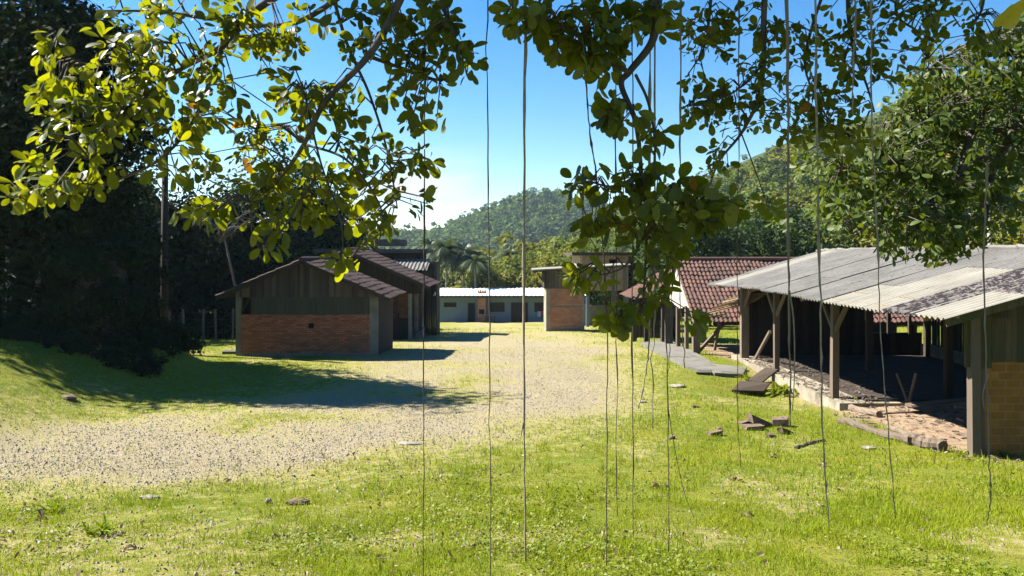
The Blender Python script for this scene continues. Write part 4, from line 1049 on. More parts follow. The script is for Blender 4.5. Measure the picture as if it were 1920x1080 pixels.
def glossy_tree():
    r = np.random.default_rng(303); Yt = 9.6
    bx, by = 9.3, 10.3; bz = float(gz(bx, by)) - .2
    root = thing('glossy_tree', 'glossy green tree hanging over the corrugated roof, trunk out of view', 'tree', (bx, by, bz))
    tr = MB(); tr.tube(curve_pts([(bx, by, bz), (bx - .1, by, 2.2), (bx - .5, by - .1, 4.2), (bx - 1.2, by, 6.0)], 6), [.22 - .006 * i for i in range(19)], 9)
    limbs = []
    for pl in ([(2060, 250), (1920, 244), (1830, 243), (1740, 225), (1660, 230)], [(2080, 420), (1900, 380), (1790, 340), (1680, 330), (1580, 320)],
               [(1820, 250), (1800, 330), (1775, 400), (1790, 470)], [(2000, 60), (1880, 60), (1800, 90), (1740, 130)], [(1800, 340), (1730, 390), (1650, 420), (1600, 440)],
               [(1900, 244), (1860, 330), (1850, 420)], [(1760, 330), (1650, 300), (1560, 290)]):
        pts = curve_pts([P(a, b, Yt + r.uniform(-.4, .6)) for a, b in pl], 6); limbs.append(pts)
        tr.tube(pts, np.linspace(.055, .012, len(pts)), 6)
    tr.tube(curve_pts([(bx - .4, by - .1, 4.0), limbs[0][0] + np.array([.6, .3, -.1]), limbs[0][0]], 5), .07, 7)
    tr.tube(curve_pts([(bx - .1, by, 2.4), limbs[1][0] + np.array([.5, .3, -.1]), limbs[1][0]], 5), .06, 7)
    tr.tube(curve_pts([(bx - 1.1, by, 5.8), limbs[3][0] + np.array([.3, .1, .3]), limbs[3][0]], 5), .05, 7)
    reg = [(1800, 160, 110, 75, 130), (1880, 250, 60, 90, 100), (1720, 260, 85, 70, 110), (1640, 310, 85, 60, 90), (1760, 350, 110, 55, 110), (1600, 390, 75, 45, 52),
           (1700, 420, 80, 40, 70), (1770, 445, 70, 30, 55), (1850, 400, 70, 60, 45), (1880, 120, 70, 60, 80), (1750, 200, 90, 60, 65), (1560, 330, 50, 50, 30), (1500, 300, 30, 30, 6),
           (1680, 465, 40, 18, 16), (1760, 478, 30, 14, 14), (1950, 200, 60, 160, 90), (1950, 60, 50, 60, 40), (1480, 420, 40, 20, 5)]
    allp = np.array([p for l in limbs for p in l]); cs, ax, tw = [], [], MB()
    for px, py, rx, ry, n in reg:
        for k in range(int(n * 1.1)):
            a, q = r.uniform(0, 6.283), math.sqrt(r.random()); c = P(px + rx * q * math.cos(a), py + ry * q * math.sin(a), Yt + r.normal(0, .45))
            cs.append(c); j = allp[np.argmin(((allp - c) ** 2).sum(1))]; d = c - j; ax.append(d / (np.linalg.norm(d) + 1e-6) + np.array([0, 0, -.1]) + r.normal(0, .5, 3))
            if r.random() < .6: tw.tube([j, (j + c) / 2 + np.array([0, 0, .08]), c], [.008, .006, .004], 4, cap=False)
    b0 = len(tr.v); tr.v += tw.v; tr.f += [[b0 + i for i in f] for f in tw.f]; tr.t += tw.t; tr.build('trunk', M['bark_grey'], root, True)
    V, Fq, T = rosettes(cs, ax, (4, 7), .105, r)
    # narrow the leaves: a slimmer kind than the fig above
    np_obj('crown', V, Fq, M['leaf_glossy'], root, T, True)
glossy_tree()

# ------------------------------------------------------------------ the big fig whose boughs hang into the view
def fig_tree():
    r = np.random.default_rng(404)
    bx, by = 1.6, -3.0; bz = float(gz(bx, by)) - .3
    root = thing('fig_tree', 'large fig whose leafy boughs hang down into the view from above', 'tree', (bx, by, bz))
    tr = MB(); fork = np.array([1.0, -1.6, 7.2])
    tr.tube(curve_pts([(bx, by, bz), (bx - .1, by + .2, 3.8), (bx - .3, by + .8, 5.6), fork], 6), np.linspace(.48, .26, 19), 12)
    limbs = []
    defs = [([(660, -90), (480, 18), (420, 85), (330, 135), (250, 205), (170, 300)], 4.5, .026, .006),
            ([(800, -120), (740, 20), (690, 105), (610, 190), (570, 270), (520, 340), (470, 380)], 4.3, .026, .006),
            ([(720, -70), (560, 40), (420, 38), (300, 22), (180, 20)], 4.8, .02, .006),
            ([(610, -60), (650, 80), (690, 170), (720, 260), (735, 330), (745, 390)], 4.6, .011, .004),
            ([(420, 85), (390, 160), (360, 230), (310, 290), (240, 330), (110, 370), (20, 380)], 4.5, .012, .004),
            ([(570, 270), (590, 330), (560, 380), (530, 430), (495, 465)], 4.3, .009, .004),
            ([(690, 105), (760, 130), (830, 150), (880, 120)], 4.4, .012, .004),
            ([(800, -120), (830, 10), (850, 60), (860, 110)], 4.4, .014, .004),
            ([(330, 135), (250, 120), (160, 120), (110, 90)], 4.6, .01, .004),
            ([(570, 270), (650, 300), (710, 380), (715, 430), (705, 470)], 4.3, .008, .003),
            ([(570, 170), (600, 300), (640, 420), (640, 500)], 4.3, .007, .003),
            ([(1240, -120), (1232, 20), (1222, 80), (1180, 135), (1165, 160), (1192, 230), (1203, 330), (1212, 430), (1206, 570)], 4.6, .030, .006),
            ([(1180, 135), (1120, 105), (1080, 60), (1010, 40), (960, 30)], 4.6, .016, .005),
            ([(1192, 140), (1215, 190), (1228, 260), (1232, 330), (1290, 380), (1330, 390)], 4.5, .010, .004),
            ([(1203, 330), (1150, 350), (1100, 340), (1075, 350)], 4.6, .008, .004),
            ([(1210, 440), (1170, 500), (1110, 520)], 4.6, .008, .004), ([(1206, 540), (1180, 580), (1150, 600)], 4.6, .007, .003),
            ([(1440, -120), (1432, 40), (1432, 120), (1420, 190), (1390, 250), (1350, 300), (1330, 350)], 6.0, .026, .005),
            ([(1432, 120), (1380, 170), (1320, 195), (1280, 200)], 6.0, .010, .004),
            ([(1600, -120), (1590, 0), (1600, 90), (1625, 160), (1640, 210)], 6.2, .022, .005),
            ([(1560, -60), (1520, 60), (1510, 130), (1540, 200), (1570, 260)], 6.2, .014, .004),
            ([(1390, 250), (1420, 330), (1440, 390)], 6.0, .006, .003),
            ([(1340, -100), (1330, 30), (1320, 90), (1290, 140)], 6.0, .016, .004),
            ([(1700, -100), (1680, 20), (1720, 60), (1740, 110)], 6.2, .016, .004), ([(1850, -100), (1840, 20), (1800, 50)], 6.2, .016, .004)]
    for pl, Y, r0, r1 in defs:
        pts = curve_pts([P(a, b, Y + r.uniform(-.12, .12)) for a, b in pl], 7); limbs.append(pts)
        tr.tube(pts, np.linspace(r0, r1, len(pts)), 7)
    # bearing limbs, above the frame
    for tgt in ([0, 2], [1, 3, 7], [11], [17, 22], [19, 20, 23, 24]):
        c = np.mean([limbs[i][0] for i in tgt], 0); j = c * .8 + fork * .2 + np.array([0, 0, .75])
        tr.tube(curve_pts([fork, fork * .55 + j * .45 + np.array([0, 0, .6]), j], 6), np.linspace(.14, .055, 13), 8)
        for i in tgt: tr.tube(curve_pts([j, (j + limbs[i][0]) / 2 + np.array([0, 0, .15]), limbs[i][0]], 5), .04, 7)
    reg = [(330, 50, 170, 60, 22, 0), (250, 150, 150, 60, 22, 0), (190, 220, 140, 60, 20, 0), (130, 330, 110, 45, 14, 0), (50, 365, 45, 35, 6, 0), (110, 190, 60, 50, 8, 0), (100, 90, 35, 30, 4, 0),
           (480, 150, 120, 110, 12, 0), (400, 290, 120, 80, 17, 0), (560, 260, 120, 90, 15, 0), (640, 50, 110, 50, 11, 0), (770, 50, 90, 60, 16, 0), (820, 110, 70, 60, 14, 0), (790, 190, 70, 50, 8, 0),
           (690, 310, 70, 60, 10, 0), (560, 370, 110, 45, 14, 0), (495, 440, 35, 30, 4, 0), (390, 400, 55, 20, 5, 0), (790, 375, 20, 14, 2, 0), (795, 295, 25, 16, 3, 0), (705, 410, 40, 45, 6, 0), (640, 495, 18, 16, 2, 0),
           (500, 60, 90, 60, 5, 0), (620, 190, 60, 60, 5, 0),
           (1000, 40, 60, 34, 9, 1), (1090, 70, 80, 65, 16, 1), (1190, 30, 80, 40, 12, 1), (1120, 120, 40, 30, 4, 1), (1160, 205, 30, 28, 5, 1), (1225, 260, 28, 22, 2, 1), (1085, 350, 26, 16, 3, 1), (1180, 350, 60, 40, 9, 1),
           (1270, 385, 70, 40, 8, 1), (1150, 420, 60, 40, 6, 1), (1100, 520, 40, 16, 4, 1), (1165, 590, 30, 18, 5, 1), (1240, 470, 40, 40, 5, 1), (1240, 545, 24, 24, 2, 1), (1315, 595, 14, 10, 1, 1), (1330, 395, 55, 32, 6, 1), (1255, 350, 50, 30, 5, 1), (1230, 420, 60, 40, 7, 1),
           (1320, 60, 60, 60, 15, 2), (1320, 190, 50, 50, 12, 2), (1400, 60, 60, 70, 14, 2), (1430, 170, 50, 60, 12, 2), (1370, 220, 50, 40, 8, 2), (1520, 60, 60, 55, 12, 2), (1560, 190, 60, 60, 16, 2),
           (1500, 220, 60, 45, 12, 2), (1590, 260, 40, 30, 7, 2), (1640, 40, 70, 45, 12, 2), (1700, 30, 80, 40, 10, 2), (1340, 310, 32, 32, 5, 2), (1440, 380, 22, 16, 2, 2), (1790, 40, 70, 50, 10, 2), (1870, 50, 60, 50, 8, 2),
           (1600, 120, 50, 40, 8, 2), (1700, 130, 40, 40, 5, 2)]
    allp = np.array([p for l in limbs for p in l]); tw = MB(); groups = {0: ([], []), 1: ([], []), 2: ([], [])}
    for px, py, rx, ry, n, g in reg:
        Yg = (4.45, 4.6, 6.05)[g]
        for k in range(int(n * (1.7, 1.85, 1.6)[g] + .5)):
            a, q = r.uniform(0, 6.283), math.sqrt(r.random()); c = P(px + rx * q * math.cos(a), py + ry * q * math.sin(a), Yg + r.normal(0, .16))
            w_ = ((allp - c) ** 2).sum(1) + .3 * np.maximum(0, c[2] - allp[:, 2]) ** 2
            j = allp[np.argmin(w_)]; d = c - j; L = np.linalg.norm(d)
            groups[g][0].append(c); groups[g][1].append(d / (L + 1e-6) + np.array([0, 0, -.15]) + r.normal(0, .35, 3))
            tw.tube([j, j * .6 + c * .4 + np.array([0, 0, .05 + .06 * L]), c], [.0055, .0045, .003], 4, cap=False)
    b0 = len(tr.v); tr.v += tw.v; tr.f += [[b0 + i for i in f] for f in tw.f]; tr.t += tw.t; tr.build('trunk', M['bark'], root, True)
    for g, (per, L) in {0: ((4, 8), .081), 1: ((4, 8), .098), 2: ((4, 8), .083)}.items():
        V, Fq, T = rosettes(groups[g][0], groups[g][1], per, L, r)
        np_obj('foliage', V, Fq, M['leaf_over'], root, T, True)
    # unseen upper crown above the frame, shaped to shade the right-hand boughs
    cs = np.stack([r.uniform(-3.7, 2.2, 1250), r.uniform(3.6, 8.6, 1250), r.uniform(7.6, 10.2, 1250)], 1)
    cs = np.concatenate([cs, np.stack([r.uniform(-2.5, 3.3, 1300), r.uniform(4.5, 7.8, 1300), r.uniform(6.4, 7.6, 1300)], 1)])  # lower leaf layer added so the right boughs fall in shade
    V, Fq, T = rosettes(cs, r.normal(0, 1, (2550, 3)) + np.array([0, 0, .4]), (8, 12), .2, r)
    np_obj('crown', V, Fq, M['leaf_deep'], root, T, True)
    # two yellowing leaves close by
    pos = np.array([P(1930, -8, 2.4), P(1898, 8, 2.5)]); V, Fq = leaves3d(pos, np.array([[-.5, .3, -.75], [-.25, -.2, -.9]]), np.array([[.6, -.7, .5], [-.7, -.6, .5]]), [.115, .085], r, .62)
    for k_ in (0, 1): np_obj('leaf', V[k_ * 21:k_ * 21 + 21], Fq[:12], M['yellow_leaf'], root, np.full(12, .2 + .4 * k_), True)
fig_tree()

# ------------------------------------------------------------------ hanging aerial roots, each its own thing
RG2 = 'thin aerial roots hanging from the fig'
def root_strand(label, pl, Y, w, mat='root', forks=()):
    r = np.random.default_rng(int(pl[0][0] * 7 + Y * 10))
    pts = curve_pts([P(a, b, Y) for a, b in pl], 9); n = len(pts)
    wx = np.cumsum(r.normal(0, .0022, n)) * .6 + r.normal(0, .0018, n); wx -= np.linspace(wx[0], wx[-1], n); kk = r.integers(2, n - 2, 3); wx[kk] += r.normal(0, .006, 3)
    pts = [p + np.array([a_, b_, 0]) for p, a_, b_ in zip(pts, wx, r.normal(0, .003, n))]
    rad = [w * r.uniform(.65, 1.2) * (1.6 if r.random() < .12 else 1) * (1.05 - .5 * i / n) for i in range(n)]
    m = MB(); m.tube(pts, rad, 6)
    for fp in forks:
        q = curve_pts([P(a, b, Y) for a, b in fp], 6); m.tube(q, np.linspace(w * .7, w * .3, len(q)), 5)
    return tag(m.build('aerial_root', M[mat], None, True), label, 'aerial root', RG2)
root_strand('straight thin root crossing the shadow tip near the porch building', [(798, -180), (796, 300), (794, 700), (795, 1130)], 4.6, .0045, 'root_dark')
root_strand('straight thin dark root in front of the distant mountain, over the gravel', [(914, -180), (915, 300), (917, 700), (919, 1130)], 4.7, .0045, 'root_dark')
root_strand('thickest pale straight root just before the brick tower with short side twig', [(986, -180), (985, 250), (984, 780), (986, 1052)], 4.5, .0085, 'root', [[(984, 785), (980, 800), (977, 818)]])
root_strand('bent root passing the plank top of the brick tower', [(1095, 120), (1105, 250), (1118, 340), (1135, 560), (1136, 760), (1137, 1060)], 5.0, .0055, 'root_dark')
root_strand('thin root running down over the bare block building window', [(1156, -180), (1155, 250), (1157, 560), (1158, 968)], 5.2, .0045, 'root_dark')
root_strand('thin dark root ending above the lawn beneath the lowest fig leaves', [(1184, -150), (1185, 300), (1184, 640), (1187, 1000)], 5.1, .0050, 'root_dark')
root_strand('pale root with a tail curving aside above the gravel edge', [(1222, -150), (1220, 260), (1219, 590), (1212, 690), (1197, 766)], 4.9, .0065, 'root')
root_strand('pale root ending in a straight tip over the grass edge', [(1229, -150), (1228, 260), (1226, 560), (1224, 804)], 5.0, .0065, 'root')
root_strand('root crossing the whitewashed barn gable', [(1277, -150), (1275, 200), (1273, 480), (1275, 560), (1284, 690)], 5.5, .0055, 'root')
root_strand('long fine root hanging beside the concrete apron down to the lawn', [(1255, 430), (1247, 560), (1252, 740), (1253, 1035)], 5.0, .0045, 'root_dark', [[(1252, 760), (1263, 830), (1282, 920), (1302, 972)]])
root_strand('fine root crossing the concrete apron and fading above the bricks', [(1262, 470), (1258, 620), (1250, 720)], 5.2, .0035, 'root_dark')
root_strand('root passing the far corner post of the open shed', [(1384, -60), (1386, 260), (1383, 560), (1384, 760), (1388, 876)], 5.6, .0045, 'root_dark')
root_strand('thick knotty pale root in front of the open shed, forked low', [(1474, -160), (1477, 300), (1478, 540), (1481, 700), (1482, 800)], 5.4, .0095, 'root', [[(1480, 545), (1488, 600), (1490, 690), (1486, 770)]])
root_strand('knotty pale root falling before the braced middle post of the open shed', [(1526, -160), (1531, 250), (1536, 560), (1540, 740), (1545, 870), (1554, 992)], 5.4, .0075, 'root')
root_strand('short pale root among the shaded leaves, ending against the sky', [(1601, -160), (1603, 40), (1600, 120), (1599, 215)], 5.6, .0085, 'root')
root_strand('root sloping across the pale roof sheets toward the fallen log', [(1633, -160), (1636, 240), (1643, 440), (1651, 610), (1665, 800), (1679, 972)], 5.6, .0060, 'root')
root_strand('knotted root hanging in front of the ochre block wall', [(1852, 300), (1845, 480), (1849, 640), (1852, 760), (1856, 860), (1857, 930), (1850, 985)], 5.2, .0060, 'root', [[(1853, 700), (1843, 740), (1846, 770)]])

# ------------------------------------------------------------------ things lying about
def rough_block(m, c, s, rot, r, t=None):
    c = np.array(c); a = rot; ca, sa = math.cos(a), math.sin(a); vs = []; tx, ty = r.normal(0, .16), r.normal(0, .16)
    for dz in (-1, 1):
        for dx, dy in ((-1, -1), (1, -1), (1, 1), (-1, 1)):
            x, y, z = dx * s[0] / 2 + r.normal(0, .012), dy * s[1] / 2 + r.normal(0, .012), dz * s[2] / 2 + r.normal(0, .012)
            vs.append(c + np.array([x * ca - y * sa, x * sa + y * ca, z + tx * x + ty * y]))
    m.add(vs, [(3, 2, 1, 0), (4, 5, 6, 7), (0, 1, 5, 4), (1, 2, 6, 5), (2, 3, 7, 6), (3, 0, 4, 7)], t)
rr = np.random.default_rng(55)
BR = 'broken bricks lying on the lawn'
for px, py, s, a, lab in ((1428, 800, (.62, .3, .2), .15, 'largest broken masonry block in the rubble heap'), (1462, 800, (.4, .3, .24), -.3, 'upright broken block leaning at the heap end'), (1412, 806, (.45, .28, .12), .05, 'flat brick slab at the front of the rubble heap'),
                          (1472, 812, (.3, .2, .1), .5, 'small brick fragment beside the upright block'), (1446, 818, (.16, .12, .1), .2, 'tiny grey brick chip in front of the rubble heap'), (1400, 796, (.5, .3, .08), .3, 'thin pale slab half buried behind the rubble heap'),
                          (1340, 816, (.34, .16, .11), .25, 'lone dark brick tilted on the grass'), (1348, 806, (.09, .08, .08), .3, 'little brick chip resting behind the lone dark brick'), (1258, 826, (.16, .12, .07), .2, 'small grey stone chip under the long fine root'),
                          (1305, 766, (.24, .16, .05), .1, 'flat pale chip on the grass near the concrete apron')):
    x, y, z = gy(px, py); s = tuple(.85 * q for q in s); m = MB(); rough_block(m, (x, y, float(gz(x, y)) + s[2] * .3), s, a, rr, rr.random()); tag(m.build('broken_brick', M['rubble']), lab, 'brick', BR)
def log_between(name, label, p0, p1, r0, lift=.05, cat='log'):
    a = np.array(gy(*p0)); b = np.array(gy(*p1)); r = np.random.default_rng(int(p0[0])); n = 15; pts = []
    for i in range(n):
        q = a + (b - a) * i / (n - 1); q[2] = float(gz(q[0], q[1])) + r0 * .55 + lift * math.sin(i * .6) * .4; q[:2] += r.normal(0, .012, 2); pts.append(q)
    m = MB(); m.tube(pts, [r0 * r.uniform(.85, 1.08) for _ in range(n)], 10, jit=.16); tag(m.build(name, M['log'], None, False), label, cat, 'old timbers beside the open shed')
log_between('log', 'long grey log lying in the grass along the dirt floor', (1575, 797), (1705, 835), .09)
log_between('log', 'thick rotten log stub with dark hollow end near the corner post', (1700, 836), (1766, 850), .13)
log_between('log', 'squared old beam on the floor edge below the middle post', (1558, 760), (1650, 786), .09)
log_between('log', 'dark beam sloping into the dirt behind the rotten stub', (1668, 806), (1752, 838), .07, .0)
log_between('pole', 'thin pale pole lying across the dirt floor', (1640, 781), (1730, 775), .03, 0, 'pole')
log_between('stick', 'short dark stick beside the long grey log', (1596, 786), (1630, 788), .03, 0, 'stick')
log_between('branch', 'mossy pale branch half sunk in the lawn', (1490, 838), (1545, 826), .035, 0, 'branch')
def plank_at(name, label, cs, th, mat, grp=None, cat='plank'):
    m = MB(); cs = [np.array(c, float) for c in cs]; up = np.array([0, 0, th]); m.add(cs + [c + up for c in cs], [(3, 2, 1, 0), (4, 5, 6, 7), (0, 1, 5, 4), (1, 2, 6, 5), (2, 3, 7, 6), (3, 0, 4, 7)], .3)
    return tag(m.build(name, M[mat]), label, cat, grp)
q = gy(1402, 716); w = gy(1428, 720)
plank_at('plank', 'weathered board leaning from the grass onto the plinth', [np.array(q), np.array(w), (8.1, 24.0, .12), (7.85, 24.4, .13)], .05, 'timber_dark')
q0 = [gy(*p) for p in ((1372, 738), (1432, 742), (1444, 728), (1388, 726))]
plank_at('slab', 'dark flat board slab propped on the grass before the plinth', [(p[0], p[1], p[2] + .05 + .03 * i) for i, p in enumerate(q0)], .05, 'timber_dark', None, 'slab')
q0 = [gy(*p) for p in ((1305, 705), (1334, 705), (1336, 700), (1310, 700))]
plank_at('slab', 'short dark slab lying at the concrete apron edge', [(p[0], p[1], p[2] + .06) for p in q0], .05, 'concrete_dark', None, 'slab')
for k, (a, b, lab) in enumerate((((9.0, 15.6), (13.8, 17.2), 'long board on the dirt floor nearest the block wall'), ((9.6, 16.9), (14.2, 17.6), 'board on the dirt floor crossing the heap middle'), ((9.2, 18.3), (13.5, 19.6), 'board at the back of the dim timber heap'), ((10, 17.8), (14, 16.4), 'board lying skewed on top of the dim timber heap'))):
    z = .06 + .05 * k; m = MB(); m.beam((*a, z), (*b, z + .12), .2, .05, jit=.02); tag(m.build('plank', M['timber']), lab, 'plank', 'boards stacked in the open shed')
for k, (dx, lab) in enumerate(((-.16, 'trestle leg tilting left in the dim shed'), (.16, 'trestle leg tilting right in the dim shed'))):
    c = P(1703, 745, 19.2); lab = ('first slanting prop of the V in the dim shed', 'second slanting prop of the V in the dim shed')[k]
    m = MB(); m.beam((c[0], c[1], .0), (c[0] + dx * 1.5, c[1] + .1, .75), .06, .05); tag(m.build('prop', M['timber']), ('slanting prop leaning toward the middle post in the dim shed' if dx < 0 else 'slanting prop leaning toward the block wall in the dim shed'), 'prop', 'props standing in the open shed')
def stone(px, py, s, label, seed, mat='stone', name='stone'):
    x, y, z = gy(px, py); r = np.random.default_rng(seed); V, Fq = [], []
    nu, nv = 10, 6
    for j in range(nv + 1):
        for i in range(nu):
            a, b = i / nu * 6.283, j / nv * math.pi; d = np.array([math.cos(a) * math.sin(b), math.sin(a) * math.sin(b), math.cos(b)])
            V.append(np.array([x, y, float(gz(x, y)) + s[2] * .25]) + d * np.array(s) * .5 * (1 + .18 * math.sin(3 * a + seed) * math.sin(2 * b) + r.normal(0, .04)))
    for j in range(nv):
        for i in range(nu): Fq.append((j * nu + i, j * nu + (i + 1) % nu, (j + 1) * nu + (i + 1) % nu, (j + 1) * nu + i))
    tag(np_obj(name, np.array(V), np.array(Fq), M[mat], None, np.full(len(Fq), .5)), label, 'stone', 'stones lying on the yard')
stone(503, 943, (.10, .09, .09), 'small pale stone beside the flat brown one in the grass', 1)
stone(557, 943, (.34, .2, .10), 'flat brown stone in the foreground grass', 2, 'rubble')
stone(280, 935, (.30, .16, .07), 'long half buried stone near the gravel edge', 3)
stone(128, 748, (.42, .3, .14), 'dark stone at the foot of the grassy bank', 4, 'rubble')
stone(1270, 728, (.5, .35, .12), 'pale flat stone in the grass below the apron', 5)
stone(770, 833, (.5, .25, .06), 'broad flat stone set in the gravel crossing', 6)
stone(1630, 842, (.3, .2, .07), 'pale flat stone in the grass below the long log', 7)
stone(1205, 758, (.22, .16, .07), 'little pale stone under the curved root tail', 8)
def curled_leaf(px, py, s, label, seed):
    x, y, z = gy(px, py); r = np.random.default_rng(seed); n = 4; s *= .8; c = np.array([x, y, float(gz(x, y)) + s * .1])
    an = np.arange(n) / n * 6.283 + r.uniform(0, 1); d = np.stack([np.cos(an), np.sin(an), r.uniform(-.1, .35, n)], 1)
    V, Fq = leaves3d(np.repeat(c[None], n, 0) + r.normal(0, s * .25, (n, 3)) * np.array([1, 1, .2]), d, np.stack([np.zeros(n), np.zeros(n), np.ones(n)], 1) + r.normal(0, .3, (n, 3)), np.full(n, s) * r.uniform(.6, 1, n), r, .55, .7, .5)
    tag(np_obj('dried_leaf', V, Fq, M['dry_leaf'], None, np.repeat(r.random(n), 12)), label, 'dried leaf', 'large curled dead leaves on the lawn')
for i, (px, py, s, lab) in enumerate(((1540, 871, .16, 'curled grey leaf at the foot of the knotty root'), (1449, 854, .14, 'curled dead leaf below the rubble heap'), (1380, 903, .18, 'broad dead leaf under the root passing the far post'), (1240, 914, .2, 'pale dead leaf cluster beside the long fine root'),
                                      (1860, 915, .11, 'small dead leaf under the knotted root by the block wall'), (1690, 873, .1, 'small curled leaf in the grass below the rotten stub'), (1287, 905, .13, 'dead leaf between the forked fine root ends'), (1403, 968, .14, 'dark curled leaf lower down the bright lawn'),
                                      (245, 1036, .15, 'brown and orange leaf in the foreground grass'), (80, 975, .15, 'dead leaf by the tall grass tuft'), (1745, 975, .17, 'pale dead leaf in the bright lower lawn'), (1540, 955, .12, 'dead leaf where the knotty root ends'))):
    curled_leaf(px, py, s, lab, 70 + i)
def tuft(px, py, n, L, label, seed, mat='grass', name='grass_tuft', cat='plant', wd=.10, grp='tufts in the yard'):
    x, y, z = gy(px, py); r = np.random.default_rng(seed); an = r.uniform(0, 6.283, n); d = np.stack([np.cos(an), np.sin(an), r.uniform(.5, 2.2, n)], 1)
    b = np.stack([x + r.normal(0, L * .18, n), y + r.normal(0, L * .18, n), np.full(n, float(gz(x, y)) - .02)], 1)
    V, Fq = leaves3d(b, d, np.stack([-d[:, 0], -d[:, 1], np.ones(n)], 1), L * r.uniform(.5, 1.1, n), r, wd, .1, .35)
    tag(np_obj(name, V, Fq, M[mat], None, np.repeat(r.random(n) * .6, 12)), label, cat, grp)
tuft(100, 962, 60, .22, 'bright grass tuft near the gravel edge', 1); tuft(190, 1010, 60, .25, 'taller grass tuft in the lower lawn', 2)
tuft(1462, 738, 40, .45, 'broad-leaved yellow-green weed against the plinth', 3, 'weed', 'weed_plant', 'plant', .3); tuft(1500, 742, 50, .3, 'grassy weed clump along the plinth foot', 4, 'weed', 'weed_plant', 'plant', .14)
tuft(1400, 712, 50, .3, 'yellowish weed beside the leaning board', 5, 'weed', 'weed_plant', 'plant', .14); tuft(1800, 858, 40, .16, 'low weed at the foot of the corner post', 6, 'weed', 'weed_plant', 'plant', .3)
tuft(1600, 762, 40, .25, 'weed clump at the end of the squared beam', 7, 'weed', 'weed_plant', 'plant', .15); tuft(1885, 858, 40, .2, 'dark weed at the foot of the ochre block wall', 8, 'weed', 'weed_plant', 'plant', .2)

# ------------------------------------------------------------------ grass, leaf litter and gravel: nobody could count them
def scatter(n, y0, y1, r, pad=1.06):
    u = r.random(n); y = np.sqrt(y0 ** 2 + u * (y1 ** 2 - y0 ** 2)); x = (r.random(n) * 2 - 1) * .66 * y * pad
    return x, y
def blades(name, label, bands, mat, keep, seed, dry=False):
    r = np.random.default_rng(seed); Vs, Ts = [], []
    for n, y0, y1, h, w in bands:
        x, y = scatter(n, y0, y1, r); k = r.random(n) < keep(x, y); x, y = x[k], y[k]; m = len(x)
        z = gz(x, y); an = r.uniform(0, 6.283, m); hh = h * r.uniform(.4, 1.25, m) * (.35 + 1.3 * vnoise(x, y, .45, 21)); ln = r.uniform(.1, 1.0, m)
        tip = np.stack([x + np.cos(an) * hh * ln, y + np.sin(an) * hh * ln, z + hh * (1.1 - .5 * ln)], 1); b2 = an + r.uniform(-.9, .9, m) + 1.57
        wx, wy = np.cos(b2) * w * .5, np.sin(b2) * w * .5
        Vs.append(np.stack([np.stack([x - wx, y - wy, z - .01], 1), np.stack([x + wx, y + wy, z - .01], 1), tip], 1).reshape(-1, 3))
        Ts.append(np.clip(.25 + .75 * vnoise(x, y, 1.7, 22) + r.normal(0, .2, m) - .15, 0, .94))
    V = np.concatenate(Vs); Fc = np.arange(len(V)).reshape(-1, 3)
    return tag(np_obj(name, V, Fc, M[mat], None, np.concatenate(Ts)), label, 'grass', kind='stuff')
def keep_lawn(x, y):
    g = gravel(x, y); d = dirtm(x, y)
    return np.clip(1.05 - 1.6 * g, 0.05, 1) * (1 - d) * np.clip(-.65 + 2.0 * vnoise(x, y, .33, 23) + 1.1 * vnoise(x, y, 1.7, 27), .05, 1)
blades('grass', 'short bright lawn grass over the yard', ((150000, 6.8, 11, .05, .009), (22000, 6.8, 12, .12, .012), (110000, 11, 18, .06, .013), (16000, 11, 19, .14, .016), (90000, 18, 32, .08, .02), (45000, 32, 60, .11, .04)), 'grass', keep_lawn, 31)
blades('dry_grass', 'thin dry straw-coloured grass between lawn and gravel', ((60000, 6.8, 14, .045, .008), (60000, 14, 34, .06, .014)), 'grass_dry', lambda x, y: np.clip(gravel(x, y) * 1.1 + .04, 0, .6) * (1 - dirtm(x, y)), 32)
def clover():
    r = np.random.default_rng(33); x, y = scatter(26000, 6.8, 12.5, r); k = r.random(len(x)) < sstep(.52, .75, vnoise(x, y, 1.3, 24)) * (1 - gravel(x, y) * 1.5) * sstep(13, 9, y); x, y = x[k], y[k]
    pos = np.stack([x, y, gz(x, y) + r.uniform(.03, .09, len(x))], 1); nrm = np.stack([r.normal(0, .5, len(x)), r.normal(0, .5, len(x)), np.ones(len(x))], 1)
    V, Fc = cards(pos, nrm, np.full(len(x), .042), r, .8, .2); tag(np_obj('ground_cover', V, Fc, M['weed'], None, np.repeat(r.random(len(x)) * .9, 2)), 'low broad-leaved weeds mixed into the lawn', 'weeds', kind='stuff')
clover()
def litter():
    r = np.random.default_rng(34); x, y = scatter(11000, 6.8, 19, r); k = r.random(len(x)) < (sstep(.35, .7, vnoise(x, y, 1.9, 25)) * .8 + .12) * sstep(18, 8, y) * (1 - .75 * sstep(-1, 3, x)); x, y = x[k], y[k]; n = len(x)
    an = r.uniform(0, 6.283, n); d = np.stack([np.cos(an), np.sin(an), r.normal(0, .35, n)], 1)
    V, Fq = leaves3d(np.stack([x, y, gz(x, y) + .045], 1), d, np.stack([r.normal(0, .5, n), r.normal(0, .5, n), np.ones(n)], 1), r.uniform(.02, .075, n) * r.uniform(.6, 1.1, n), r, .55, .5, -.25)
    tag(np_obj('leaf_litter', V, Fq, M['dry_leaf'], None, np.repeat(r.random(n), 12)), 'scattered small brown fallen leaves', 'fallen leaves', kind='stuff')
litter()
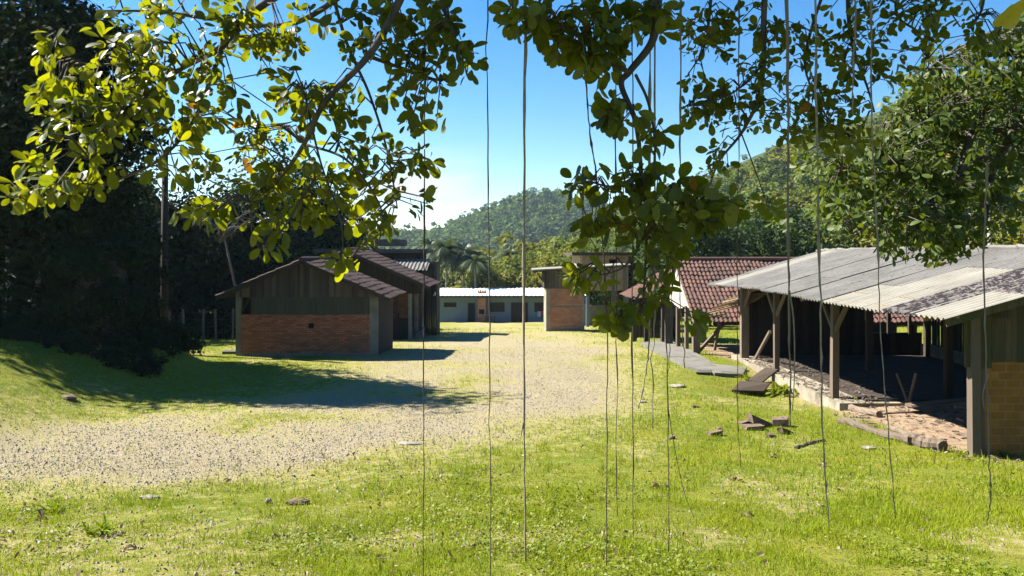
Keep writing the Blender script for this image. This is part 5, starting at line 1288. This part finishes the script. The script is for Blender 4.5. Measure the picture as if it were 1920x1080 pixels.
def debris():
    r = np.random.default_rng(36); n = 900; y = r.uniform(13.4, 27.5, n); x = np.where(y < 19.2, r.uniform(7.7, 11, n), 8.05 + np.abs(r.normal(0, .8, n))); m = MB()
    for a, b in zip(x, y):
        z = (.02 if b > 19.3 else float(gz(a, b))) + .012 + (.045 if b > 19.5 and a > 8.75 else 0); an = r.uniform(0, 6.283); L = r.uniform(.03, .16) * (2 if r.random() < .06 else 1); w = r.uniform(.01, .04)
        m.beam((a, b, z), (a + L * math.cos(an), b + L * math.sin(an), z + r.uniform(0, .03)), w, w * .5, r.random())
    tag(m.build('debris', M['timber']), 'wood chips and splinters strewn over the shed floor edge', 'debris', kind='stuff')
debris()
def pebbles():
    r = np.random.default_rng(35); x, y = scatter(70000, 6.8, 26, r); k = r.random(len(x)) < gravel(x, y) * 1.0 * sstep(28, 10, y) + .01; x, y = x[k], y[k]; n = len(x)
    o = np.array([[1, 0, 0], [-1, 0, 0], [0, 1, 0], [0, -1, 0], [0, 0, 1], [0, 0, -1]], float); s = r.uniform(.006, .022, (n, 1, 1)) * (1 + .6 * (r.random((n, 1, 1)) > .96)); sc = r.uniform(.6, 1.4, (n, 6, 3)) * np.array([1.2, 1.2, .8])
    V = (np.stack([x, y, gz(x, y) + .004], 1)[:, None, :] + o[None] * s * sc).reshape(-1, 3)
    f = np.array([[0, 2, 4], [2, 1, 4], [1, 3, 4], [3, 0, 4], [2, 0, 5], [1, 2, 5], [3, 1, 5], [0, 3, 5]]); Fc = (np.arange(n)[:, None, None] * 6 + f[None]).reshape(-1, 3)
    tag(np_obj('gravel', V, Fc, M['stone'], None, np.zeros(len(Fc))), 'loose beige gravel on the worn track', 'gravel', kind='stuff')
pebbles()

# ------------------------------------------------------------------ air: everything stands inside one box of thin haze
m, t, out = new_mat('haze_air')
pv = N(t, 'VolumePrincipled'); pv.inputs['Color'].default_value = (.62, .80, 1.0, 1); pv.inputs['Density'].default_value = 0.00013; pv.inputs['Anisotropy'].default_value = 0.2
t.links.new(pv.outputs[0], out.inputs['Volume'])
hb = MB().box(-1450, 1450, -1450, 1450, -17, 92).build('haze', m)
tag(hb, 'thin blue air haze fading the distant mountain', 'haze', kind='stuff')
